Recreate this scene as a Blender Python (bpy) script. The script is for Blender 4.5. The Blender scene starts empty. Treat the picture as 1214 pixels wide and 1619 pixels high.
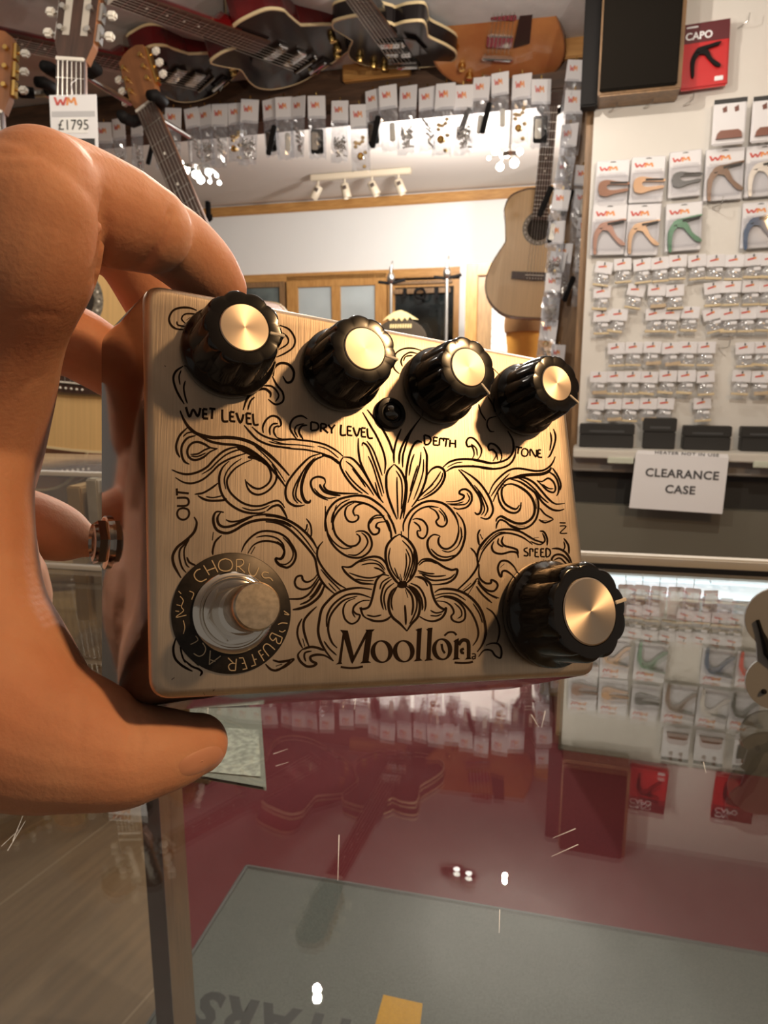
import bpy, bmesh, math, random
from mathutils import Vector, Matrix

# ------------------------------------------------------------------ camera, world, exposure
SC = bpy.context.scene
COL = SC.collection
R = math.radians
FPX = 1118.0                      # focal length in pixels of the 1214 x 1619 frame
CAM = Vector((0.0, 0.0, 1.10))
PITCH = R(11.0)
AX = Vector((1, 0, 0))
AF = Vector((0, math.cos(PITCH), -math.sin(PITCH)))
AU = Vector((0, math.sin(PITCH), math.cos(PITCH)))

cam_data = bpy.data.cameras.new('camera')
cam_data.sensor_fit = 'HORIZONTAL'
cam_data.sensor_width = 36.0
cam_data.lens = FPX / 1214.0 * 36.0
cam_data.clip_start = 0.01
cam_data.clip_end = 60
cam_data.dof.use_dof = True
cam_data.dof.focus_distance = 0.17
cam_data.dof.aperture_fstop = 60
cam = bpy.data.objects.new('camera', cam_data)
COL.objects.link(cam)
cam.location = CAM
cam.rotation_euler = (R(90) - PITCH, 0, 0)
SC.camera = cam

world = bpy.data.worlds.new('world')
SC.world = world
world.use_nodes = True
bg = world.node_tree.nodes['Background']
bg.inputs[0].default_value = (1.0, 0.87, 0.73, 1)
bg.inputs[1].default_value = 0.17

SC.view_settings.view_transform = 'Standard'
SC.view_settings.look = 'None'
SC.view_settings.gamma = 1.0
SC.view_settings.use_curve_mapping = False
SC.view_settings.exposure = 0.0
SC.cycles.max_bounces = 10
SC.cycles.transparent_max_bounces = 24
SC.cycles.caustics_reflective = False
SC.cycles.caustics_refractive = False
SC.cycles.sample_clamp_indirect = 4.0

def ray(px, py):
    return AF + AX * ((px - 607.0) / FPX) - AU * ((py - 809.5) / FPX)

def P(px, py, d):                 # point at depth d along the optical axis
    return CAM + ray(px, py) * d

PSI = R(15.3)                     # the room stands turned by this much
EX = Vector((math.cos(PSI), -math.sin(PSI), 0))
EY = Vector((math.sin(PSI), math.cos(PSI), 0))
EZ = Vector((0, 0, 1))

def RP(px, py, b):                # pixel -> point on the room plane at distance b
    d = ray(px, py)
    return CAM + d * ((b - CAM.dot(EY)) / d.dot(EY))

def FP(px, py, z=0.0):            # pixel -> point on a level plane
    d = ray(px, py)
    return CAM + d * ((z - CAM.z) / d.z)

def A(p): return p.dot(EX)
def ROOM(a, b, z): return EX * a + EY * b + EZ * z
def depth(p): return (p - CAM).dot(AF)
def mscale(p): return depth(p) / FPX          # metres per pixel at p

def frame(o, x, y, z):
    m = Matrix.Identity(4)
    for i in range(3):
        m[i][0], m[i][1], m[i][2], m[i][3] = x[i], y[i], z[i], o[i]
    return m

def FR(p, roll=0.0, yaw=0.0):     # room frame: x to the right, y into the wall, z up
    m = frame(p, EX, EY, EZ)
    return m @ Matrix.Rotation(yaw, 4, 'Z') @ Matrix.Rotation(roll, 4, 'Y')

# ------------------------------------------------------------------ lamps
def area_lamp(name, loc, target, size, watts, colour):
    ld = bpy.data.lights.new(name, 'AREA')
    ld.shape = 'DISK'; ld.size = size; ld.energy = watts; ld.color = colour
    o = bpy.data.objects.new(name, ld); COL.objects.link(o)
    o.location = loc
    o.rotation_euler = (Vector(target) - Vector(loc)).to_track_quat('-Z', 'Y').to_euler()
    return o

def spot_lamp(name, loc, target, radius, watts, colour, ang=140, blend=0.8):
    ld = bpy.data.lights.new(name, 'SPOT')
    ld.energy = watts; ld.color = colour; ld.shadow_soft_size = radius
    ld.spot_size = R(ang); ld.spot_blend = blend
    o = bpy.data.objects.new(name, ld); COL.objects.link(o)
    o.location = loc
    o.rotation_euler = (Vector(target) - Vector(loc)).to_track_quat('-Z', 'Y').to_euler()
    return o

def point_lamp(name, loc, radius, watts, colour):
    ld = bpy.data.lights.new(name, 'POINT')
    ld.energy = watts; ld.color = colour; ld.shadow_soft_size = radius
    o = bpy.data.objects.new(name, ld); COL.objects.link(o)
    o.location = loc
    return o

WARM = (1.0, 0.60, 0.28)
SOFT = (1.0, 0.90, 0.78)
area_lamp('warm_shop_lamp', (0.86, -0.16, 1.82), (0.0, 0.19, 1.04), 0.09, 9.6, WARM)
point_lamp('fill_lamp', (0.55, 0.95, 1.72), 0.006, 14, SOFT)  # added fill light, set low so it also reaches the ceiling
point_lamp('fill_lamp', (-1.00, 1.00, 1.80), 0.006, 5, SOFT)  # added fill for the guitars on the left, no known fixture
point_lamp('fill_lamp', (-0.1, 0.90, 1.56), 0.006, 10, SOFT)  # added fill just above the frame, brightens the near ceiling
point_lamp('fill_lamp', (0.30, 1.55, 1.88), 0.006, 7, SOFT)  # added fill close under the ceiling, out of view
point_lamp('far_room_light', ROOM(-0.9, 4.6, 2.2), 0.08, 128, (1.0, 0.97, 0.93))
point_lamp('far_room_light', ROOM(1.1, 4.4, 2.2), 0.08, 128, (1.0, 0.97, 0.93))

# ------------------------------------------------------------------ materials
MATS = {}
def _new(name):
    m = bpy.data.materials.new(name); m.use_nodes = True
    nt = m.node_tree
    return m, nt, nt.nodes['Principled BSDF']

def mat(name, col, rough=0.5, metal=0.0, var=0.0, scale=20.0, bump=0.0, bscale=80.0, stretch=None,
        col2=None, spec=0.5, coat=0.0, sss=0.0, emit=0.0, coords='Object'):
    if name in MATS: return MATS[name]
    m, nt, bs = _new(name)
    bs.inputs['Base Color'].default_value = (*col, 1)
    bs.inputs['Roughness'].default_value = rough
    bs.inputs['Metallic'].default_value = metal
    bs.inputs['Specular IOR Level'].default_value = spec
    bs.inputs['Coat Weight'].default_value = coat
    if sss:
        bs.inputs['Subsurface Weight'].default_value = sss
        bs.inputs['Subsurface Radius'].default_value = (1.0, 0.35, 0.18)
        bs.inputs['Subsurface Scale'].default_value = 0.004
    if emit:
        bs.inputs['Emission Color'].default_value = (*col, 1)
        bs.inputs['Emission Strength'].default_value = emit
    if var or col2 or bump:
        tc = nt.nodes.new('ShaderNodeTexCoord')
        mp = nt.nodes.new('ShaderNodeMapping')
        nt.links.new(tc.outputs[coords], mp.inputs[0])
        if stretch: mp.inputs['Scale'].default_value = stretch
    if var or col2:
        n = nt.nodes.new('ShaderNodeTexNoise'); n.inputs['Scale'].default_value = scale
        n.inputs['Detail'].default_value = 5
        nt.links.new(mp.outputs[0], n.inputs[0])
        rp = nt.nodes.new('ShaderNodeValToRGB')
        c2 = col2 if col2 else tuple(max(0, c * (1 - var)) for c in col)
        rp.color_ramp.elements[0].position = 0.35; rp.color_ramp.elements[1].position = 0.65
        rp.color_ramp.elements[0].color = (*c2, 1); rp.color_ramp.elements[1].color = (*col, 1)
        nt.links.new(n.outputs[0], rp.inputs[0])
        nt.links.new(rp.outputs[0], bs.inputs['Base Color'])
    if bump:
        n2 = nt.nodes.new('ShaderNodeTexNoise'); n2.inputs['Scale'].default_value = bscale
        n2.inputs['Detail'].default_value = 4
        nt.links.new(mp.outputs[0], n2.inputs[0])
        bp = nt.nodes.new('ShaderNodeBump'); bp.inputs['Strength'].default_value = bump
        bp.inputs['Distance'].default_value = 0.002
        nt.links.new(n2.outputs[0], bp.inputs['Height'])
        nt.links.new(bp.outputs[0], bs.inputs['Normal'])
    MATS[name] = m
    return m

def clear_mat(name, tint, r0, rough, haze=0.0, hazecol=(0.8, 0.8, 0.8)):
    """thin clear sheet: see-through, with a mirror share that grows at grazing angles"""
    if name in MATS: return MATS[name]
    m = bpy.data.materials.new(name); m.use_nodes = True
    nt = m.node_tree; nt.nodes.clear()
    out = nt.nodes.new('ShaderNodeOutputMaterial')
    tr = nt.nodes.new('ShaderNodeBsdfTransparent'); tr.inputs[0].default_value = (*tint, 1)
    gl = nt.nodes.new('ShaderNodeBsdfGlossy'); gl.inputs[0].default_value = (1, 1, 1, 1); gl.inputs['Roughness'].default_value = rough
    ge = nt.nodes.new('ShaderNodeNewGeometry')
    dt = nt.nodes.new('ShaderNodeVectorMath'); dt.operation = 'DOT_PRODUCT'
    nt.links.new(ge.outputs['Normal'], dt.inputs[0]); nt.links.new(ge.outputs['Incoming'], dt.inputs[1])
    ab = nt.nodes.new('ShaderNodeMath'); ab.operation = 'ABSOLUTE'; nt.links.new(dt.outputs['Value'], ab.inputs[0])
    om = nt.nodes.new('ShaderNodeMath'); om.operation = 'SUBTRACT'; om.inputs[0].default_value = 1.0; nt.links.new(ab.outputs[0], om.inputs[1])
    pw = nt.nodes.new('ShaderNodeMath'); pw.operation = 'POWER'; pw.inputs[1].default_value = 3.3; nt.links.new(om.outputs[0], pw.inputs[0])
    ml = nt.nodes.new('ShaderNodeMath'); ml.operation = 'MULTIPLY_ADD'; ml.inputs[1].default_value = 1 - r0; ml.inputs[2].default_value = r0
    nt.links.new(pw.outputs[0], ml.inputs[0])
    mx = nt.nodes.new('ShaderNodeMixShader')
    nt.links.new(ml.outputs[0], mx.inputs[0]); nt.links.new(tr.outputs[0], mx.inputs[1]); nt.links.new(gl.outputs[0], mx.inputs[2])
    last = mx
    if haze:
        df = nt.nodes.new('ShaderNodeBsdfDiffuse'); df.inputs[0].default_value = (*hazecol, 1)
        mh = nt.nodes.new('ShaderNodeMixShader'); mh.inputs[0].default_value = haze
        nt.links.new(mx.outputs[0], mh.inputs[1]); nt.links.new(df.outputs[0], mh.inputs[2]); last = mh
    nt.links.new(last.outputs[0], out.inputs[0])
    MATS[name] = m
    return m

def brushed(name, col, rough, aniso, radial=True, metal=1.0):
    m, nt, bs = _new(name)
    bs.inputs['Base Color'].default_value = (*col, 1)
    bs.inputs['Metallic'].default_value = metal
    bs.inputs['Roughness'].default_value = rough
    bs.inputs['Anisotropic'].default_value = aniso
    tg = nt.nodes.new('ShaderNodeTangent'); tg.direction_type = 'RADIAL'; tg.axis = 'Z'
    nt.links.new(tg.outputs[0], bs.inputs['Tangent'])
    MATS[name] = m
    return m

# ------------------------------------------------------------------ mesh builder
class MB:
    def __init__(s): s.v = []; s.f = []; s.m = []
    def add(s, vs, fs, m=0, M=None):
        k = len(s.v)
        for p in vs:
            p = Vector(p)
            s.v.append(M @ p if M else p)
        for f in fs:
            s.f.append([i + k for i in f]); s.m.append(m)
    def box(s, lo, hi, m=0, M=None):
        x0, y0, z0 = lo; x1, y1, z1 = hi
        s.add([(x0,y0,z0),(x1,y0,z0),(x1,y1,z0),(x0,y1,z0),(x0,y0,z1),(x1,y0,z1),(x1,y1,z1),(x0,y1,z1)],
              [(0,3,2,1),(4,5,6,7),(0,1,5,4),(1,2,6,5),(2,3,7,6),(3,0,4,7)], m, M)
    def bbox(s, lo, hi, c, m=0, M=None):      # box with chamfered edges
        bm = bmesh.new(); bmesh.ops.create_cube(bm, size=1)
        for v in bm.verts:
            v.co = Vector([lo[i] + (v.co[i] + .5) * (hi[i] - lo[i]) for i in range(3)])
        bmesh.ops.bevel(bm, geom=bm.edges[:], offset=c, segments=2, affect='EDGES')
        bm.verts.index_update()
        s.add([v.co.copy() for v in bm.verts], [[v.index for v in f.verts] for f in bm.faces], m, M); bm.free()
    def poly(s, pts, m=0, M=None): s.add(pts, [list(range(len(pts)))], m, M)
    def prism(s, pts, z0, z1, m=0, ms=None, M=None, mb=None):   # outline in xy, pushed along z
        n = len(pts); ms = m if ms is None else ms; mb = ms if mb is None else mb
        a = [(p[0], p[1], z0) for p in pts]; b = [(p[0], p[1], z1) for p in pts]
        s.add(b, [list(range(n))], m, M); s.add(a, [list(range(n))[::-1]], mb, M)
        s.add(a + b, [(i, (i + 1) % n, n + (i + 1) % n, n + i) for i in range(n)], ms, M)
    def tube(s, pts, r, n=8, m=0, M=None, cap=True, flat=None):
        pts = [Vector(p) for p in pts]; N = len(pts)
        rs = r if isinstance(r, (list, tuple)) else [r] * N
        up = Vector((0.13, 0.27, 0.95)); vs = []
        t0 = (pts[1] - pts[0]).normalized()
        if abs(t0.dot(up)) > .95: up = Vector((1, 0, 0.1))
        nx = t0.cross(up).normalized()
        for i in range(N):
            t = (pts[min(i + 1, N - 1)] - pts[max(i - 1, 0)]).normalized()
            nx = (nx - t * nx.dot(t)).normalized(); ny = t.cross(nx)
            for k in range(n):
                a = 2 * math.pi * k / n
                vs.append(pts[i] + (nx * math.cos(a) + ny * math.sin(a)) * rs[i])
        fs = [(i*n+k, i*n+(k+1)%n, (i+1)*n+(k+1)%n, (i+1)*n+k) for i in range(N-1) for k in range(n)]
        if cap: fs += [list(range(n))[::-1], [(N-1)*n + k for k in range(n)]]
        s.add(vs, fs, m, M)
    def cyl(s, p0, p1, r0, r1=None, n=16, m=0, M=None): s.tube([p0, p1], [r0, r0 if r1 is None else r1], n, m, M)
    def lathe(s, prof, n=32, m=0, M=None):     # profile of (r, z), around z
        vs = []; fs = []; N = len(prof)
        for r, z in prof:
            for k in range(n):
                a = 2 * math.pi * k / n
                vs.append((r * math.cos(a), r * math.sin(a), z))
        for i in range(N - 1):
            for k in range(n): fs.append((i*n+k, i*n+(k+1)%n, (i+1)*n+(k+1)%n, (i+1)*n+k))
        fs += [list(range(n))[::-1], [(N-1)*n + k for k in range(n)]]
        s.add(vs, fs, m, M)
    def ball(s, c, r, m=0, M=None, n=10):
        c = Vector(c); r = r if isinstance(r, (tuple, list)) else (r, r, r); vs = []; fs = []
        for i in range(n + 1):
            t = math.pi * i / n
            for k in range(2 * n):
                a = math.pi * k / n
                vs.append(c + Vector((r[0]*math.sin(t)*math.cos(a), r[1]*math.sin(t)*math.sin(a), r[2]*math.cos(t))))
        w = 2 * n
        for i in range(n):
            for k in range(w): fs.append((i*w+k, (i+1)*w+k, (i+1)*w+(k+1)%w, i*w+(k+1)%w))
        s.add(vs, fs, m, M)
    def mesh(s, name, mats, smooth=False):
        me = bpy.data.meshes.new(name)
        me.from_pydata([tuple(v) for v in s.v], [], s.f)
        for mm in (mats if isinstance(mats, (list, tuple)) else [mats]): me.materials.append(mm)
        for p, mi in zip(me.polygons, s.m):
            p.material_index = mi
            if smooth: p.use_smooth = True
        me.update()
        if smooth: me.shade_smooth() if smooth is True else None
        return me
    def build(s, name, mats, parent=None, M=None, smooth=False, auto=None):
        me = s.mesh(name, mats, smooth)
        if auto is not None:
            bm = bmesh.new(); bm.from_mesh(me)
            bmesh.ops.remove_doubles(bm, verts=bm.verts, dist=1e-6)
            for f in bm.faces: f.smooth = True
            for e in bm.edges:
                if len(e.link_faces) == 2 and e.calc_face_angle(0) > R(auto): e.smooth = False
            bm.to_mesh(me); bm.free()
        o = bpy.data.objects.new(name, me); COL.objects.link(o)
        if parent: o.parent = parent
        if M is not None: o.matrix_basis = M
        return o

def tag(o, label=None, cat=None, group=None, kind=None):
    if label: o['label'] = label
    if cat: o['category'] = cat
    if group: o['group'] = group
    if kind: o['kind'] = kind
    return o

def thing(name, label, cat, M=None, group=None):
    o = bpy.data.objects.new(name, None); COL.objects.link(o)
    o.empty_display_size = 0.02
    if M is not None: o.matrix_basis = M
    return tag(o, label, cat, group)

def dup(root, M, label, group=None):
    r = root.copy(); COL.objects.link(r); r.matrix_basis = M; r['label'] = label
    if group: r['group'] = group
    for ch in KIDS[root.name]:
        c = ch.copy(); COL.objects.link(c); c.parent = r
    return r
KIDS = {}
def kids(root, *parts): KIDS[root.name] = parts; return root

def text_polys(txt, size, align='CENTER', spacing=1.0, bold=0.0):
    cu = bpy.data.curves.new('lettering', 'FONT'); cu.body = txt; cu.size = size
    cu.align_x = align; cu.align_y = 'CENTER'; cu.space_character = spacing; cu.offset = bold
    cu.resolution_u = 3
    o = bpy.data.objects.new('lettering', cu); COL.objects.link(o)
    dg = bpy.context.evaluated_depsgraph_get(); dg.update()
    me = bpy.data.meshes.new_from_object(o.evaluated_get(dg))
    vs = [v.co.copy() for v in me.vertices]; fs = [list(p.vertices) for p in me.polygons]
    bpy.data.objects.remove(o); bpy.data.curves.remove(cu); bpy.data.meshes.remove(me)
    return vs, fs

def spline(pts, n=6):             # Catmull-Rom through the points
    pts = [Vector(p) for p in pts]; out = []
    if len(pts) < 3:
        return pts
    for i in range(len(pts) - 1):
        p0 = pts[max(i - 1, 0)]; p1 = pts[i]; p2 = pts[i + 1]; p3 = pts[min(i + 2, len(pts) - 1)]
        for k in range(n):
            t = k / n
            out.append(0.5 * ((2*p1) + (p2 - p0)*t + (2*p0 - 5*p1 + 4*p2 - p3)*t*t + (3*p1 - p0 - 3*p2 + p3)*t*t*t))
    out.append(pts[-1]); return out

ORD = ['first','second','third','fourth','fifth','sixth','seventh','eighth','ninth','tenth','eleventh','twelfth','thirteenth',
       'fourteenth','fifteenth','sixteenth','seventeenth','eighteenth','nineteenth','twentieth','twenty-first','twenty-second',
       'twenty-third','twenty-fourth','twenty-fifth','twenty-sixth','twenty-seventh','twenty-eighth']
# ------------------------------------------------------------------ surfaces
m_floorwood = mat('laminate_floor', (.27, .175, .10), .5, var=.25, scale=6, stretch=(9, .6, 1), col2=(.21, .135, .08))
_pa = Matrix.Rotation(R(23.7), 3, 'Z') @ FP(94, 1360); _pb = Matrix.Rotation(R(23.7), 3, 'Z') @ FP(222, 1590)
_nt = m_floorwood.node_tree; _bs = _nt.nodes['Principled BSDF']
_tc = _nt.nodes.new('ShaderNodeTexCoord'); _mp = _nt.nodes.new('ShaderNodeMapping')
_wb = abs(_pa.x - _pb.x)
_mp.inputs['Location'].default_value = (0, -_pa.x + .002, 0); _mp.inputs['Rotation'].default_value = (0, 0, R(90))
_bk = _nt.nodes.new('ShaderNodeTexBrick'); _bk.inputs['Scale'].default_value = 1.0; _bk.inputs['Brick Width'].default_value = 1.3
_bk.inputs['Row Height'].default_value = _wb; _bk.inputs['Mortar Size'].default_value = .003; _bk.inputs['Mortar Smooth'].default_value = .3
_nt.links.new(_tc.outputs['Object'], _mp.inputs[0])
_sw = _nt.nodes.new('ShaderNodeVectorMath'); _sw.operation = 'MULTIPLY'; _sw.inputs[1].default_value = (1, -1, 1)
_nt.links.new(_mp.outputs[0], _sw.inputs[0]); _nt.links.new(_sw.outputs[0], _bk.inputs[0])
_old = _bs.inputs['Base Color'].links[0].from_socket
_bk.inputs['Mortar'].default_value = (.36, .26, .17, 1)
_nt.links.new(_old, _bk.inputs['Color1']); _nt.links.new(_old, _bk.inputs['Color2']); _nt.links.new(_bk.outputs[0], _bs.inputs['Base Color'])
m_carpet = mat('red_carpet', (.18, .020, .028), .95, var=.3, scale=260, bump=.5, bscale=500)
m_matgrey = mat('grey_mat_pile', (.165, .175, .165), .95, var=.25, scale=300, bump=.5, bscale=600)
m_white = mat('white_wall_paint', (.84, .83, .79), .7)
m_ceil = mat('grey_textured_ceiling', (.64, .63, .62), .85, var=.10, scale=14, bump=.35, bscale=60)
m_ceilfar = mat('far_ceiling_paint', (.66, .60, .54), .8)
m_pine = mat('honey_pine', (.55, .29, .09), .42, var=.3, scale=5, stretch=(2, 18, 18), col2=(.42, .20, .055))
m_pineV = mat('honey_pine_upright', (.55, .29, .09), .42, var=.3, scale=5, stretch=(18, 18, 2), col2=(.42, .20, .055))
m_darkwood = mat('dark_beam_wood', (.10, .052, .028), .5, var=.5, scale=5, stretch=(2, 18, 18))
m_midwood = mat('brown_post_wood', (.30, .17, .075), .45, var=.4, scale=5, stretch=(18, 18, 2))
m_black = mat('black_paint', (.010, .009, .009), .6, spec=.12)
m_board = mat('white_pegboard', (.70, .67, .62), .55, var=.06, scale=3)
m_olive = mat('grey_cabinet_laminate', (.165, .155, .12), .45, var=.08, scale=4)
m_cream = mat('cream_edge', (.62, .59, .53), .45)
m_paper = mat('white_paper', (.80, .80, .82), .6)
m_card = mat('white_card', (.74, .73, .75), .5)
m_ink2 = mat('print_black', (.03, .03, .03), .6)
m_red = mat('print_red', (.60, .07, .05), .5)
m_orange = mat('print_orange', (.80, .30, .08), .5)
m_glass = clear_mat('counter_glass', (.90, .93, .91), .025, .004)
m_pane = clear_mat('window_glass', (.75, .80, .82), .10, .02)
m_acryl = clear_mat('clear_acrylic', (.95, .96, .97), .06, .02, haze=.06)
m_poly = clear_mat('clear_bag_film', (.93, .94, .96), .10, .13, haze=.11, hazecol=(.85, .86, .9))
m_led = mat('cool_led', (.80, .90, 1.0), .4, emit=2.4)
m_bulb = mat('lit_bulb', (1.0, .95, .86), .3, emit=14)
m_steel = mat('steel', (.55, .53, .50), .28, 1.0)
m_nickel = mat('nickel_parts', (.62, .58, .52), .22, 1.0)
m_gold = mat('gold_parts', (.72, .48, .16), .25, 1.0)

def S(o, **k): return tag(o, kind='structure', **k)

GZ = .88                                         # counter top height
# floor
mb = MB(); mb.box((-5, -2.5, -.05), (5, 9, 0))
fl_o = mb.build('floor', m_floorwood, M=Matrix.Rotation(-R(23.7), 4, 'Z')); S(fl_o)

# ---- end panel of the counter, seen through the glass
pf = ray(262, 1450); pf = CAM + pf * (.72 / pf.y)
pb = ray(300, 1450); pb = CAM + pb * (1.02 / pb.y)
pl = ray(238, 1450); pl = CAM + pl * (.72 / pl.y)
dirp = Vector((pb.x - pf.x, pb.y - pf.y, 0)).normalized(); sidep = Vector((-dirp.y, dirp.x, 0))
lenp = (Vector((pb.x - pf.x, pb.y - pf.y, 0))).length
thk = abs(Vector((pl.x - pf.x, pl.y - pf.y, 0)).dot(sidep))
PANM = frame(Vector((pf.x, pf.y, 0)), dirp, sidep, EZ)
panel = thing('counter_end_panel', 'upright brown wooden end panel under the glass counter top, dark front edge', 'panel', PANM)
mb = MB(); mb.box((0.004, 0, 0), (lenp, thk, GZ - .012)); mb.build('board', m_midwood, panel)
mb = MB(); mb.bbox((-.004, -.001, 0), (.004, thk + .001, GZ - .012), .0015)
mb.build('edge_strip', mat('dark_edge_strip', (.06, .045, .055), .35), panel)

# ---- carpet right of the panel and mat
def panel_pt(t): return Vector((pf.x, pf.y, 0)) + dirp * t
_ca, _cb = FP(286, 1619), FP(281, 1265); _cd = (_cb - _ca).normalized(); c0 = _ca - _cd*.5; c1 = _ca + _cd*5.0
mb = MB(); mb.prism([(c0.x, c0.y), (c0.x + 3.2, c0.y - .6), (c1.x + 4.0, c1.y - .8), (c1.x, c1.y)], 0, .004)
tag(mb.build('carpet', m_carpet), 'plain red carpet covering the floor below the glass counter', 'carpet')
q0 = FP(390, 1370, .010); q1 = FP(1214, 1510, .010)
mx_ = (q1 - q0).normalized(); my_ = Vector((mx_.y, -mx_.x, 0))
if my_.y > 0: my_ = -my_
MATM = frame(Vector((q0.x, q0.y, .004)), mx_, my_, -EZ)
fmat = thing('door_mat', 'flat grey floor mat with black lettering and a yellow mark on red carpet', 'floor mat', frame(Vector((q0.x, q0.y, .004)), mx_, -my_, EZ))
mb = MB(); mb.prism([(0, 0), (1.35, 0), (1.35, -.85), (0, -.85)], 0, .006); mb.build('pile', m_matgrey, fmat)
mb = MB(); mb.tube([(0, 0, .004), (1.35, 0, .004), (1.35, -.85, .004), (0, -.85, .004), (0, 0, .004)], .006, 6)
mb.build('rubber_border', mat('mat_border', (.11, .11, .11), .7), fmat)
vs, fs = text_polys('GUITARS', .092, 'LEFT', 1.2, .004)
iM = frame(Vector((q0.x, q0.y, .004)), mx_, -my_, EZ).inverted()
sA = iM @ FP(335, 1594, .010); sB = iM @ FP(392, 1606, .010)
mb = MB()
wmax = max(v.x for v in vs)
dxy = (sB - sA); ang_t = math.atan2(-dxy.y, -dxy.x)
Tm = Matrix.Translation((sA.x, sA.y, .0065)) @ Matrix.Rotation(ang_t, 4, 'Z') @ Matrix.Translation((-wmax + .028, 0, 0))
mb.add(vs, fs, 0, Tm); mb.build('black_lettering', m_ink2, fmat)
ycs = [iM @ FP(x, y, .010) for x, y in [(606, 1573), (668, 1587), (660, 1660), (585, 1650)]]
mb = MB(); mb.poly([(p.x, p.y, .0066) for p in ycs]); mb.build('yellow_mark', mat('yellow_pile', (.70, .36, .02), .9, var=.2, scale=400), fmat)

# ---- glass counter top
gr0 = FP(915, 893, GZ); gr1 = FP(1214, 908, GZ); gd = (gr1 - gr0).normalized()
gL = gr0 - gd * 1.35; gR = gr0 + gd * 1.0; gn = Vector((-gd.y, gd.x, 0))
top = thing('glass_counter', 'clear glass counter top reflecting the shop, below the held pedal', 'counter')
mb = MB(); mb.prism([(gL.x, gL.y), (-1.45, .02), (1.35, .02), (gR.x, gR.y)][::-1], GZ - .008, GZ)
mb.build('glass_pane', m_glass, top)
GM = frame(gr0, gd, gn, EZ)
mb = MB(); mb.bbox((-.62, .001, -.012), (1.0, .016, .014), .002); mb.build('rear_rail', mat('painted_rail', (.52, .50, .46), .4), top, GM)
mb = MB(); mb.box((-.62, -.001, -.007), (1.0, .003, .003)); mb.build('rubber_gasket', m_black, top, GM)
mb = MB(); mb.bbox((-.10, -.008, -.031), (1.0, .010, -.010), .003); mb.build('light_strip', m_led, top, GM)
# scratches in the glass
mb = MB()
for a, b in [((910, 1310), (874, 1325)), ((914, 1335), (872, 1354)), ((432, 1192), (455, 1184)), ((436, 1211), (456, 1205)), ((12, 1345), (40, 1298)), ((2, 1338), (30, 1312)), ((20, 1330), (36, 1290)),
             ((536, 1320), (534, 1392)), ((1112, 1205), (1116, 1222)), ((563, 1100), (560, 1122)), ((330, 1108), (327, 1140)), ((790, 1438), (789, 1475)), ((840, 1130), (852, 1150)), ((862, 1124), (856, 1150))]:
    p, q = FP(*a, GZ + .00012), FP(*b, GZ + .00012); s_ = (q - p).cross(EZ).normalized() * .00016
    mb.poly([p - s_, q - s_ * .4, q + s_ * .4, p + s_])
mb.build('scratches', mat('scratched_glass', (.75, .70, .60), .5), top)

# ---- low cabinet and wall behind on the right
BF = 2.0; BB = 2.06
a0 = A(RP(903, 780, BF)); a1 = a0 + 1.25
zl = RP(1075, 712, BF).z; 
cab = thing('clearance_cabinet', 'low grey cabinet under the pegboard with a white ledge on top', 'cabinet')
mb = MB(); MRoom = frame(Vector((0, 0, 0)), EX, EY, EZ)
mb.box((a0, BF, .0045), (a1, BF + .5, zl - .155), 0); mb.build('front_panel', m_olive, cab, MRoom)
mb = MB(); mb.box((a0, BF + .03, zl - .160), (a1, BF + .5, zl - .016), 0); mb.build('slot_shade_block', mat('slot_shade', (.03, .027, .023), .6), cab, MRoom)  # solid block, its dark colour stands for the shade in the gap
mb = MB(); mb.bbox((a0, BF - .012, zl - .062), (a1, BF + .035, zl - .022), .003); mb.build('upper_rail', mat('grey_rail', (.30, .28, .25), .5), cab, MRoom)
mb = MB(); mb.bbox((a0, BF - .05, zl - .022), (a1, BF + .5, zl), .003); mb.build('ledge', m_cream, cab, MRoom)
for px in (960, 1185):
    mb = MB()
    q = RP(px, 712, BF); mb.bbox((A(q), BF - .055, zl - .034), (A(q) + .065, BF - .048, zl - .018), .002)
    mb.build('price_rail_clip', mat('pale_green_clip', (.55, .58, .48), .4), cab, MRoom)

# pegboard
ab0 = A(RP(938, 300, BB)); ab1 = ab0 + 1.25; zt = 2.06
pg = MB(); pg.box((ab0 - .008, BB, zl - .001), (ab1, BB + .03, zt))
S(pg.build('wall_right', m_board, M=MRoom))
# near ceiling and beam
BMF = 2.36
zb1 = RP(640, 88, BMF).z; zb0 = RP(640, 168, BMF).z
mb = MB(); mb.box((-2.6, -1.6, zt + .0), (2.6, BMF + .16, zt + .08)); S(mb.build('ceiling', m_ceil, M=MRoom))
mb = MB(); mb.bbox((-2.6, BMF, zb0), (1.6, BMF + .13, zt + .002), .008); S(mb.build('trim_1', m_darkwood, M=MRoom))
mb = MB(); mb.bbox((A(RP(544, 120, BMF)), BMF - .02, RP(590, 128, BMF).z), (A(RP(650, 120, BMF)), BMF + .01, RP(590, 98, BMF).z), .004)
mb.bbox((A(RP(870, 80, BMF)), BMF - .02, RP(900, 96, BMF).z), (A(RP(960, 80, BMF)), BMF + .01, RP(900, 52, BMF).z), .004)
S(mb.build('trim_2', m_pine, M=MRoom))
# post beside the pegboard
ap0 = A(RP(884, 400, BMF)); ap1 = A(RP(950, 400, BMF))
mb = MB(); mb.bbox((ap0, BMF, 0), (ap1 + .05, BMF + .11, zb0 + .02), .006); S(mb.build('trim_3', m_midwood, M=MRoom))
mb = MB(); mb.box((A(RP(934, 300, BB)) - .02, BB + .03, 0), (ab1, BMF + .1, zt)); S(mb.build('wall_right_return', m_midwood, M=MRoom))
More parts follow.
